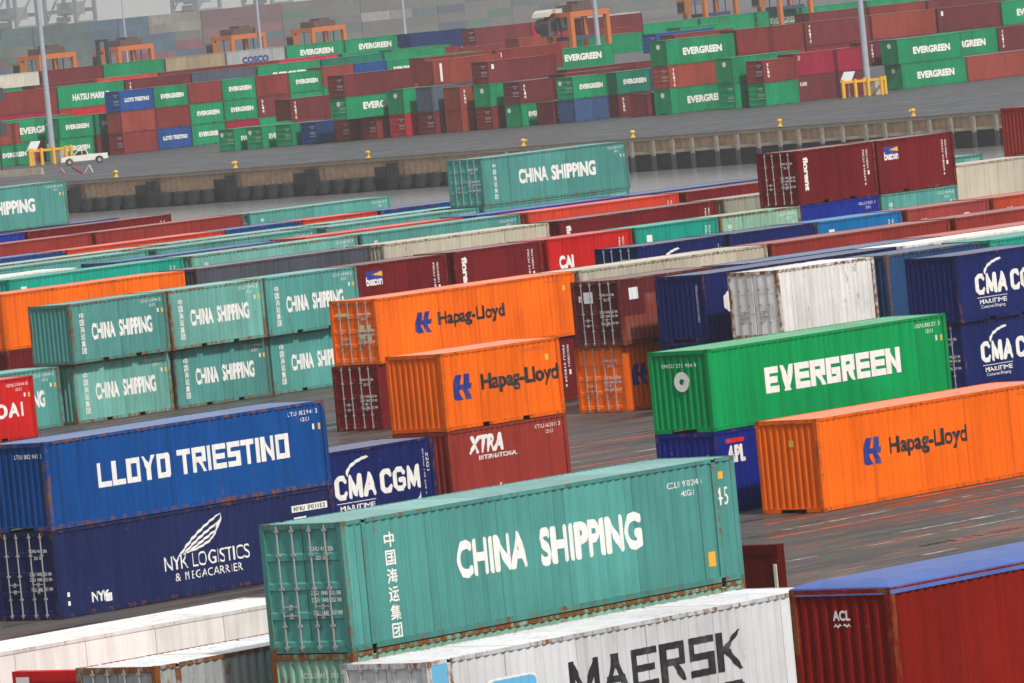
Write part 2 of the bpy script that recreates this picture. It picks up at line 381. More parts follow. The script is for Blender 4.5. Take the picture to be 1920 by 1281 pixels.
def wing():
    P_ = []
    for k, (x1, y1) in enumerate([(1.0, 1.0), (.96, .78), (.88, .58), (.80, .42)]):
        p0, p1, p2 = (.0+k*.09, .02+k*.03), (.38+k*.1, .60-k*.12), (x1, y1); pts = []
        for i in range(9):
            t = i/8; pts.append(((1-t)**2*p0[0]+2*t*(1-t)*p1[0]+t*t*p2[0], (1-t)**2*p0[1]+2*t*(1-t)*p1[1]+t*t*p2[1]))
        P_.append(strip_poly(pts, [.03, .05, .055, .06, .06, .06, .055, .05, .012]))
    return P_+[strip_poly([(1.0, 1.0), (1.0, .86), (.93, .74), (.90, .62), (.84, .50), (.78, .40)], [.01, .05, .06, .05, .05, .02])]
def arc_u(): 
    p = arc_pts(12, 188, 112); return [strip_poly(p, [.01, .03, .05, .07, .09, .11, .12, .13, .14, .15, .155, .16, .14])]
def arc_l():
    p = arc_pts(12, 8, -68); return [strip_poly(p, [.01, .03, .05, .07, .09, .11, .12, .13, .14, .15, .155, .16, .14])]
def star():
    return [[(.5+.5*r*math.sin(2*math.pi*k/14), .5+.5*r*math.cos(2*math.pi*k/14)) for k in range(14) for r in [(1, .42)[k % 2]]]]
def rsq(): 
    o = []
    for cx, cy, a in ((.88, .12, -90), (.88, .88, 0), (.12, .88, 90), (.12, .12, 180)):
        o += [(cx+.12*math.cos(R(a+t)), cy+.12*math.sin(R(a+t))) for t in (0, 30, 60, 90)]
    return [o]
def ring(): 
    n = 26; return [[(math.cos(2*math.pi*k/n), math.sin(2*math.pi*k/n)), (math.cos(2*math.pi*(k+1)/n), math.sin(2*math.pi*(k+1)/n)), (.3*math.cos(2*math.pi*(k+1)/n), .3*math.sin(2*math.pi*(k+1)/n)), (.3*math.cos(2*math.pi*k/n), .3*math.sin(2*math.pi*k/n))] for k in range(n)]
def dsc(): return [disc()]
def ids(o, L, h, t1='CXDU 815 204 6', t2='42G1', near=True, col=WH, mk=True):
    l = LEN[L] if L != 45 else 12.9; H_ = HGT[h]
    put_side(o, T(t1, .015, 1.15), l-1.62, H_-.36, 1.28, .13, col, 'id_marking', near); put_side(o, T(t2, .015, 1.1), l-1.12, H_-.56, .42, .12, col, 'id_marking', near)
    if mk:
        put_side(o, PM('sq', sq), l-.62, H_-.84, .13, .17, WH, 'sticker', near); put_side(o, PM('sq', sq), l-.36, H_-.86, .13, .19, YL, 'sticker', near)
def cjk(o, s, ztop, size, pitch, near=True):
    for k, ch in enumerate('中国海运集团'): put_side(o, T(ch, .022), s, ztop-size-k*pitch, size, size, WH, 'lettering', near)
def d_cs45(o, L, h):
    cjk(o, 1.42, 2.50, .34, .405)
    put_side(o, T('CHINA', .05), 3.75, 1.17, 2.42, .86, WH); put_side(o, T('SHIPPING', .05), 6.60, 1.12, 3.6, .88, WH)
    put_side(o, T('45', .012), 12.98, 1.78, .46, .42, WH); put_side(o, PM('sq', sq), 12.62-.12, .42, .25, .34, YL, 'sticker'); put_side(o, PM('sq', sq), 13.14, 2.40, .13, .17, YL, 'sticker')
    put_side(o, T('CCLU 970284 6', .015, 1.1), 11.25, 2.36, 1.28, .14, WH, 'id_marking'); put_side(o, T('45G1', .015), 11.75, 2.14, .42, .13, WH, 'id_marking')
def d_cs20(o, L, h):
    cjk(o, .62, 2.16, .27, .30)
    put_side(o, T('CHINA', .05), 1.28, .93, 1.45, .72, WH); put_side(o, T('SHIPPING', .05), 2.98, .93, 2.1, .74, WH); ids(o, L, h, 'CCLU 318 940 2', '22G1')
def d_cs40(o, L, h):
    cjk(o, .95, 2.22, .26, .33)
    put_side(o, T('CHINA', .05), 3.0, .96, 2.42, .80, WH); put_side(o, T('SHIPPING', .05), 5.7, .94, 3.75, .82, WH); ids(o, L, h, 'CCLU 455 102 7', '42G1')
def d_eg40n(o, L, h):
    put_side(o, K('EVERGREEN', 2.05, 2.55), 2.72, .92, 6.9, .82, WH); ids(o, L, h, 'UGMU 800 271 3', '42G1')
    put_end(o, PM('ring', ring), .98, 1.30, .62, .62, WH, 'logo', .022); put_end(o, T('EMCU 271 904 8', .02, 1.2), .52, 2.06, 1.4, .12, WH, 'id_marking', .022)
def d_eg40(o, L, h):
    put_side(o, T('EVERGREEN', .06), 2.9, .98, 7.0, .85, WH, near=False); put_end(o, PM('disc', dsc), .95, HGT[h]-1.05, .55, .6, WH, 'logo', .022)
def d_eg20(o, L, h):
    put_side(o, T('EVERGREEN', .06), 1.2, 1.05, 4.1, .60, WH, near=False); put_end(o, PM('disc', dsc), .3 if h == 's' else .95, HGT[h]-.95, .5, .55, WH, 'logo', .012)
def d_disc(o, L, h): put_end(o, PM('disc', dsc), .95, HGT[h]-1.05, .55, .6, WH, 'logo', .022)
def d_lt20(o, L, h): put_side(o, T('LLOYD TRIESTINO', .05), .9, 1.12, 4.4, .52, WH, near=False)
def d_hatsu(o, L, h): put_side(o, T('HATSU MARINE', .05), 2.6, .9, 6.8, .85, WH, near=False)
def d_vtext(o, L, h):
    for k, ch in enumerate('KLINE'[:4] if L == 20 else 'TRITON'[:5]): put_side(o, T(ch, .05), .75, HGT[h]-.75-k*.42, .32, .34, WH, near=False)
def d_vbar(o, L, h): put_side(o, PM('sq', sq), 1.2, .35, .42, 2.1, WH, 'lettering', False)
def d_sq(o, L, h): put_side(o, PM('sq', sq), .7, HGT[h]-.95, .42, .55, WH, 'sticker', False)
def d_kline(o, L, h): put_side(o, T('K LINE', .04), .5, 1.75, 1.2, .42, WH, near=False); put_end(o, T('TAL', .04), .9, 1.7, .75, .42, WH, x=.0)
def d_kline2(o, L, h): put_side(o, PM('sq', sq), .5, 1.75, .42, .55, GY, 'sticker', False)
def d_cosc2(o, L, h): put_side(o, T('COSCO', .05), 3.2, .7, 5.5, .95, NB, near=False)
def d_lt40(o, L, h):
    put_side(o, K('LLOYD', 1.7, 2.3), 2.15, 1.02, 3.1, .72, WH); put_side(o, K('TRIESTINO', 1.7, 2.3), 5.6, 1.02, 4.85, .74, WH)
    ids(o, L, h, 'LTIU 882 941 3', '42G1'); put_end(o, T('LTIU 882 941 3', .02, 1.2), 1.2, 2.12, 1.1, .13, WH, 'id_marking', .022)
def d_nyk40(o, L, h):
    put_side(o, PM('wing', wing), 5.25, 1.22, 2.0, 1.10, WH, 'logo'); put_side(o, T('NYK LOGISTICS', .012), 4.6, .86, 3.7, .42, WH); put_side(o, T('& MEGACARRIER', .012, 1.3), 5.05, .52, 2.9, .24, WH)
    put_side(o, T('NYK', .03), 1.45, .34, .72, .30, WH); put_side(o, PM('sq', sq), 2.02, .30, .28, .24, WH, 'sticker')
    put_side(o, PM('sq', sq), 10.35, 1.95, 1.55, .20, WH, 'sticker'); put_side(o, PM('sq', sq), 10.4, 1.62, .55, .18, WH, 'sticker')
    put_side(o, T('NYKU 570 318 2', .02, 1.1), 10.42, 1.985, 1.4, .13, BK, 'id_marking', off=.008)
    for z in (.62, .36): put_side(o, PM('sq', sq), .42, z, .1, .13, WH, 'sticker')
def d_cma20(o, L, h):
    put_side(o, RM('CMA CGM'), 1.15, .98, 4.15, .80, WH); put_side(o, PM('arcu', arc_u), 1.75, 1.72, 1.15, .60, WH, 'logo'); put_side(o, PM('arcl', arc_l), 4.2, .28, 1.1, .60, WH, 'logo')
    put_side(o, PM('sq', sq), 1.2, .86, 1.9, .022, WH, 'logo'); put_side(o, T('MARITIME', .02), 1.3, .62, 1.7, .17, WH); put_side(o, T('Container Shipping', .01), 1.4, .42, 1.5, .15, WH)
    put_side(o, T('CMAU 140 268 4', .015), 5.5, .75, .10, 1.5, WH, 'id_marking', rot=1); put_side(o, T('22G1', .015), 5.68, 1.5, .10, .6, WH, 'id_marking', rot=1)
def d_cma40(o, L, h):
    put_side(o, RM('CMA CGM'), 1.2, 1.0, 7.4, .82, WH); put_end(o, T('CMAU 427 115 0', .015), 2.0, .7, .1, 1.5, WH, 'id_marking', .022)
def d_hl(o, L, h, s0=.5, w0=1.0, s1=1.95, w1=3.95, zc=None):
    zc = zc or HGT[h]-1.2
    put_side(o, PM('hl', hl_logo), s0, zc-.42, w0, .84, NB, 'logo'); put_side(o, T('Hapag-Lloyd', .038), s1, zc-.36, w1, .70, BK)
    l = LEN[L]; put_side(o, T('HLCU 286 415 9', .01), l-1.9, HGT[h]-.34, 1.2, .12, (.35, .07, .01, 1), 'id_marking'); put_side(o, PM('sq', sq), l-.75, HGT[h]-.72, .14, .2, YL, 'sticker')
def d_hl20(o, L, h): d_hl(o, L, h)
def d_hl40k(o, L, h):
    d_hl(o, L, h, 2.3, 1.0, 3.7, 4.05)
    for a in (1.52, 1.86):
        for z in (.92, 1.30): put_end(o, PM('sq', sq), a, z, .26, .28, (.62, .58, .30, 1), 'sticker', .004)
    put_end(o, PM('sq', sq), .28, 1.95, .75, .13, (.62, .58, .30, 1), 'sticker', .004)
def d_hl40(o, L, h):
    d_hl(o, L, h, 2.2, .95, 3.52, 4.0, HGT[h]-1.28); put_end(o, PM('sq', sq), 1.25, HGT[h]-.85, .2, .2, YL, 'sticker', .022)
def d_xtra20(o, L, h):
    put_side(o, T('XTRA', .05, 1.0, .3), 1.0, 1.72, 1.75, .60, WH); put_side(o, T('INTERNATIONAL', .02), 1.5, 1.5, 1.95, .15, WH); ids(o, L, h, 'XTRU 662 015 3', '22G1', mk=False)
    put_side(o, PM('disc', dsc), 2.4, .55, .12, .12, WH, 'sticker')
def d_apl40(o, L, h):
    put_side(o, T('APL', .05), .55, 1.55, .9, .55, WH); put_side(o, PM('sq', sq), .5, 2.17, .95, .14, RD, 'logo'); put_end(o, T('APLU 820 117', .015), 2.0, .6, .09, 1.3, WH, 'id_marking', .022)
def d_hyun20(o, L, h):
    put_side(o, T('HYUNDAI', .045, 1.25), .95, .95, 4.4, .62, WH); ids(o, L, h, 'HDMU 218 446 0', '22G1')
def d_mar45(o, L, h):
    put_side(o, PM('rsq', rsq), 1.95, 1.08, 1.65, 1.18, WH, 'logo', off=.003); put_side(o, PM('rsq', rsq), 2.0, 1.13, 1.55, 1.08, SB, 'logo', off=.006); put_side(o, PM('star', star), 2.37, 1.30, .8, .74, WH, 'logo', off=.009)
    put_side(o, K('MAERSK', 1.25, 2.0), 4.65, 1.42, 6.0, .88, BK); put_side(o, K('SEALAND', 1.25, 2.0), 4.65, .30, 6.0, .88, BK)
    put_side(o, PM('sq', sq), .165, .16, .51, HGT[h]-.26, SB, 'end_stripe', False, .006); put_side(o, T('45', .03), .24, 1.82, .42, .36, BK, off=.012)
    put_end(o, PM('sq', sq), .18, 2.08, .42, .30, YL, 'sticker', .004); put_end(o, T('45', .03), .24, 2.12, .32, .22, BK, x=-.002)
    put_end(o, T('MSKU 940182 5', .015), 1.4, 2.2, .85, .15, GY, 'id_marking', .004); put_side(o, T('MSKU 940182', .015), 12.6, 2.2, .5, .1, GY, 'id_marking')
def d_mint45(o, L, h): put_end(o, T('CCLU 455 301 2', .02, 1.2), .9, 2.35, 1.2, .12, WH, 'id_marking', .022); put_end(o, T('45', .03), 1.05, 2.0, .35, .2, WH, x=.022)
def d_redsm(o, L, h): put_end(o, PM('sq', sq), .1, 2.1, .42, .3, WH, 'sticker', .022)
def d_acl(o, L, h):
    put_end(o, T('ACL', .04), 1.0, 1.98, .42, .20, WH, x=.022); put_end(o, PM('wav', lambda: [strip_poly([(0, 0), (.12, .1), (.25, 0), (.38, .1), (.46, .05)], [.03, .08, .08, .08, .03]), strip_poly([(.55, .05), (.65, .1), (.78, .02), (.9, .1), (1, 0)], [.03, .08, .08, .08, .03])]), 1.0, 1.84, .42, .09, WH, 'logo', .022)
def d_beacon(o, L, h):
    put_side(o, PM('sq', sq), .55, 1.75, 1.15, .50, (.02, .03, .25, 1), 'logo'); put_side(o, PM('tri', lambda: [[(0, .5), (1, .1), (1, 1)]]), .95, 1.98, .75, .24, YL, 'logo', off=.008); put_side(o, T('beacon', .04), .58, 1.60, 1.05, .40, WH, off=.010); vid(o, L, h)
def vid(o, L, h):
    l = LEN[L]
    for ds, z, q in ((.95, .55, 1.7), (.68, 1.35, .9)): put_side(o, T('FSCU 318224 6', .02), l-ds, z, .09, q, WH, 'id_marking', rot=1)
    put_side(o, PM('sq', sq), l-.66, 1.05, .1, .2, WH, 'sticker')
def d_flor(o, L, h): put_side(o, T('florens', .05), .5, .65, .42, 1.65, WH, rot=1); vid(o, L, h)
def d_florid(o, L, h): vid(o, L, h); (d_flor(o, L, h) if False else put_side(o, T('florens', .05), .5, .65, .42, 1.6, WH, rot=1))
def d_cai20(o, L, h): put_side(o, T('CAI', .06), .75, 1.15, 1.05, .62, WH); vid(o, L, h)
def d_cai40(o, L, h): put_side(o, T('CAI', .06), .8, 1.15, 1.2, .62, WH); vid(o, L, h)
def d_cosco(o, L, h): put_side(o, T('COSCO', .06), 1.3, .95, 2.3, .66, RD)
def d_sticker(o, L, h): put_side(o, PM('sq', sq), .8, 1.62, .42, .55, WH, 'sticker'); vid(o, L, h)
def d_hds20(o, L, h): put_side(o, T('HDS', .06), 1.15, 1.45, .85, .34, WH); put_side(o, PM('disc', dsc), .7, 1.45, .5, .3, RD, 'logo'); ids(o, L, h, 'HDLU 210 334 1', '22G1', mk=False)
def d_mol(o, L, h): put_side(o, T('MOL', .05), 1.0, 1.55, .55, .55, WH); put_side(o, T('7', .05), 4.2, 1.6, .4, .5, WH)
def d_patch(o, L, h):
    put_side(o, PM('sq', sq), .65, 1.75, .55, .46, (.75, .78, .8, 1), 'sticker'); put_end(o, PM('sq', sq), .62, 1.72, .46, .44, (.75, .78, .8, 1), 'sticker', .0); put_end(o, PM('sq', sq), .36, 1.78, .16, .24, WH, 'sticker', .0)
    put_side(o, PM('sq', sq), .2, .17, 1.35, .95, (.22, .04, .025, 1), 'brown_patch'); put_side(o, PM('sq', sq), 1.56, .17, 2.2, 1.75, (.22, .04, .025, 1), 'brown_patch')  # redder brown rectangles low on the side
COL = {'teal': (.085, .30, .275, .25), 'teall': (.15, .40, .35, .45), 'teald': (.075, .25, .235, .4), 'mint': (.26, .47, .36, .7), 'pale': (.56, .58, .60, .3), 'rusty': (.36, .38, .39, .72), 'white': (.82, .80, .78, .05),
 'red': (.52, .014, .014, .15), 'ltblue': (.006, .066, .26, .35), 'navyg': (.016, .024, .095, .2), 'navy': (.009, .017, .105, .15), 'orange': (.86, .145, .006, .22), 'brick': (.27, .035, .028, .2), 'green': (.002, .30, .085, .06),
 'aplblue': (.008, .018, .20, .15), 'maroon': (.15, .012, .016, .25), 'emerald': (.01, .33, .25, .2), 'cobalt': (.012, .03, .28, .2), 'cream': (.50, .46, .37, .35), 'creamg': (.27, .26, .21, .4), 'grey': (.075, .08, .105, .25),
 'redor': (.55, .05, .025, .2), 'plum': (.125, .022, .026, .4), 'wgrey': (.74, .74, .73, .5), 'steel': (.02, .065, .17, .35), 'skyblue': (.005, .16, .42, .2), 'rose': (.32, .05, .05, .4), 'vermil': (.45, .06, .025, .3),
 'gfar': (.004, .235, .10, .2), 'dgfar': (.006, .16, .10, .2), 'bfar': (.015, .05, .17, .2), 'bwn': (.20, .03, .026, .25), 'brk': (.27, .05, .035, .2), 'rfar': (.42, .02, .025, .2), 'mfar': (.15, .025, .03, .2), 'sfar': (.04, .085, .20, .2),  # dgfar: dark green paint, also green with shade worked in beside the brown stack
 'slate': (.08, .10, .14, .2), 'crim': (.30, .012, .04, .15), 'ltfar': (.012, .07, .26, .2), 'cobfar': (.02, .04, .26, .2), 'vermf': (.5, .05, .04, .2), 'rose2': (.5, .02, .07, .2), 'creamf': (.55, .52, .45, .2), 'tan': (.35, .28, .19, .3), 'palef': (.38, .40, .42, .2), 'navyf': (.015, .03, .12, .2),
 'darkred': (.21, .012, .008, .3)}
GRP = {'n': 'containers in the near yard', 's': 'hidden lower containers of the near yard', 'f': 'containers stacked on the far quay'}
def shade(c, k, a=None): return (c[0]*k, c[1]*k, c[2]*k, c[3] if a is None else a)
def container(u, v, z, L, h, cname, end, dec, label, grp, roof=True):
    near = u < 400; c = COL[cname]; k = random.uniform(.92, 1.08); c = shade(c, k); l = LEN[L]
    o = thing('shipping_container', label, 'container', P(u, v, z), TH, GRP[grp])
    sm = cname == 'white'
    link('side_panel', cached(('s', L, h, 0, sm), lambda: m_side(L, h, False, sm)), PAINT, o, c)
    link('side_panel', cached(('s', L, h, 1, sm), lambda: m_side(L, h, True, sm)), PAINT, o, c)
    if roof: link('roof', cached(('r', L, h), lambda: m_roof(L, h)), ROOF, o, (.74, .75, .78, .5) if cname in ('pale', 'rusty') else (c[0]*.9+.15, c[1]*.9+.165, c[2]*.9+.17, min(.8, c[3]*1.1)))  # roofs bleached, with the sky's pale sheen also put into their colour
    link('base', cached(('b', L), lambda: m_base(L)), DARK, o)
    link('frame', cached(('f', L, h, near, end), lambda: m_frame(L, h, near, end == 'd')), EDGE, o, shade(c, .85, min(1, c[3]+(.34 if near else .1))))
    link('end_panel', cached(('e', h, L, 1), lambda: m_end(h, True, l)), PAINT, o, c)
    if end == 'p': link('end_panel', cached(('e', h, 0), lambda: m_end(h, False)), PAINT, o, shade(c, .95))
    else:
        link('door_seal', cached(('ds', h), lambda: m_seal(h)), SEAL, o)
        for k_ in (0, 1):
            y = .128+k_*1.104; fl = cname == 'wgrey'; d = link('door', cached(('d', h, fl), lambda: m_leaf_flat(h) if fl else m_leaf(h)), PAINT, o, shade(c, 1.12, .4 if fl else None), (0, y, 0))
            if near and z < 6:
                for yy in (.25, .70) if k_ else (.38, .83):
                    link('lock_rod', cached(('lr', h), lambda: m_rod(h)), GALV, d, loc=(0, yy, 0))
                for zz in (.85, 1.05): link('handle', cached('lh', m_handle), GALV, d, loc=(0, (.28 if k_ else .42), zz))
        if grp != 's':
            for a, zz, w in ((1.42, HGT[h]-.62, .75), (1.62, HGT[h]-.82, .35), (1.38, 1.30, .5), (1.38, 1.14, .5), (1.95, 1.30, .32), (1.95, 1.14, .32), (1.40, .86, .45), (1.92, .86, .35)):
                put = put_end(o, T('22G1 1840' if w < .6 else 'TGHU 418 206', .02), a, zz, w, .10, WH, 'id_marking', .0)
    if near:
        me = cached('cast', m_cast); H_ = HGT[h]
        for sx in (0, 1):
            for sy in (0, 1):
                for sz in (0, 1):
                    q = link('corner_casting', me, CAST, o, (c[0]*.6, c[1]*.6, c[2]*.6, min(.6, c[3]*.8+.18)))
                    q.location = (sx*(l-.178), sy*(WID-.162), sz*(H_-.119))
    if dec != '-': globals()['d_'+dec](o, L, h)
    return o
HIDE_LOW = False; HAZE = .00011
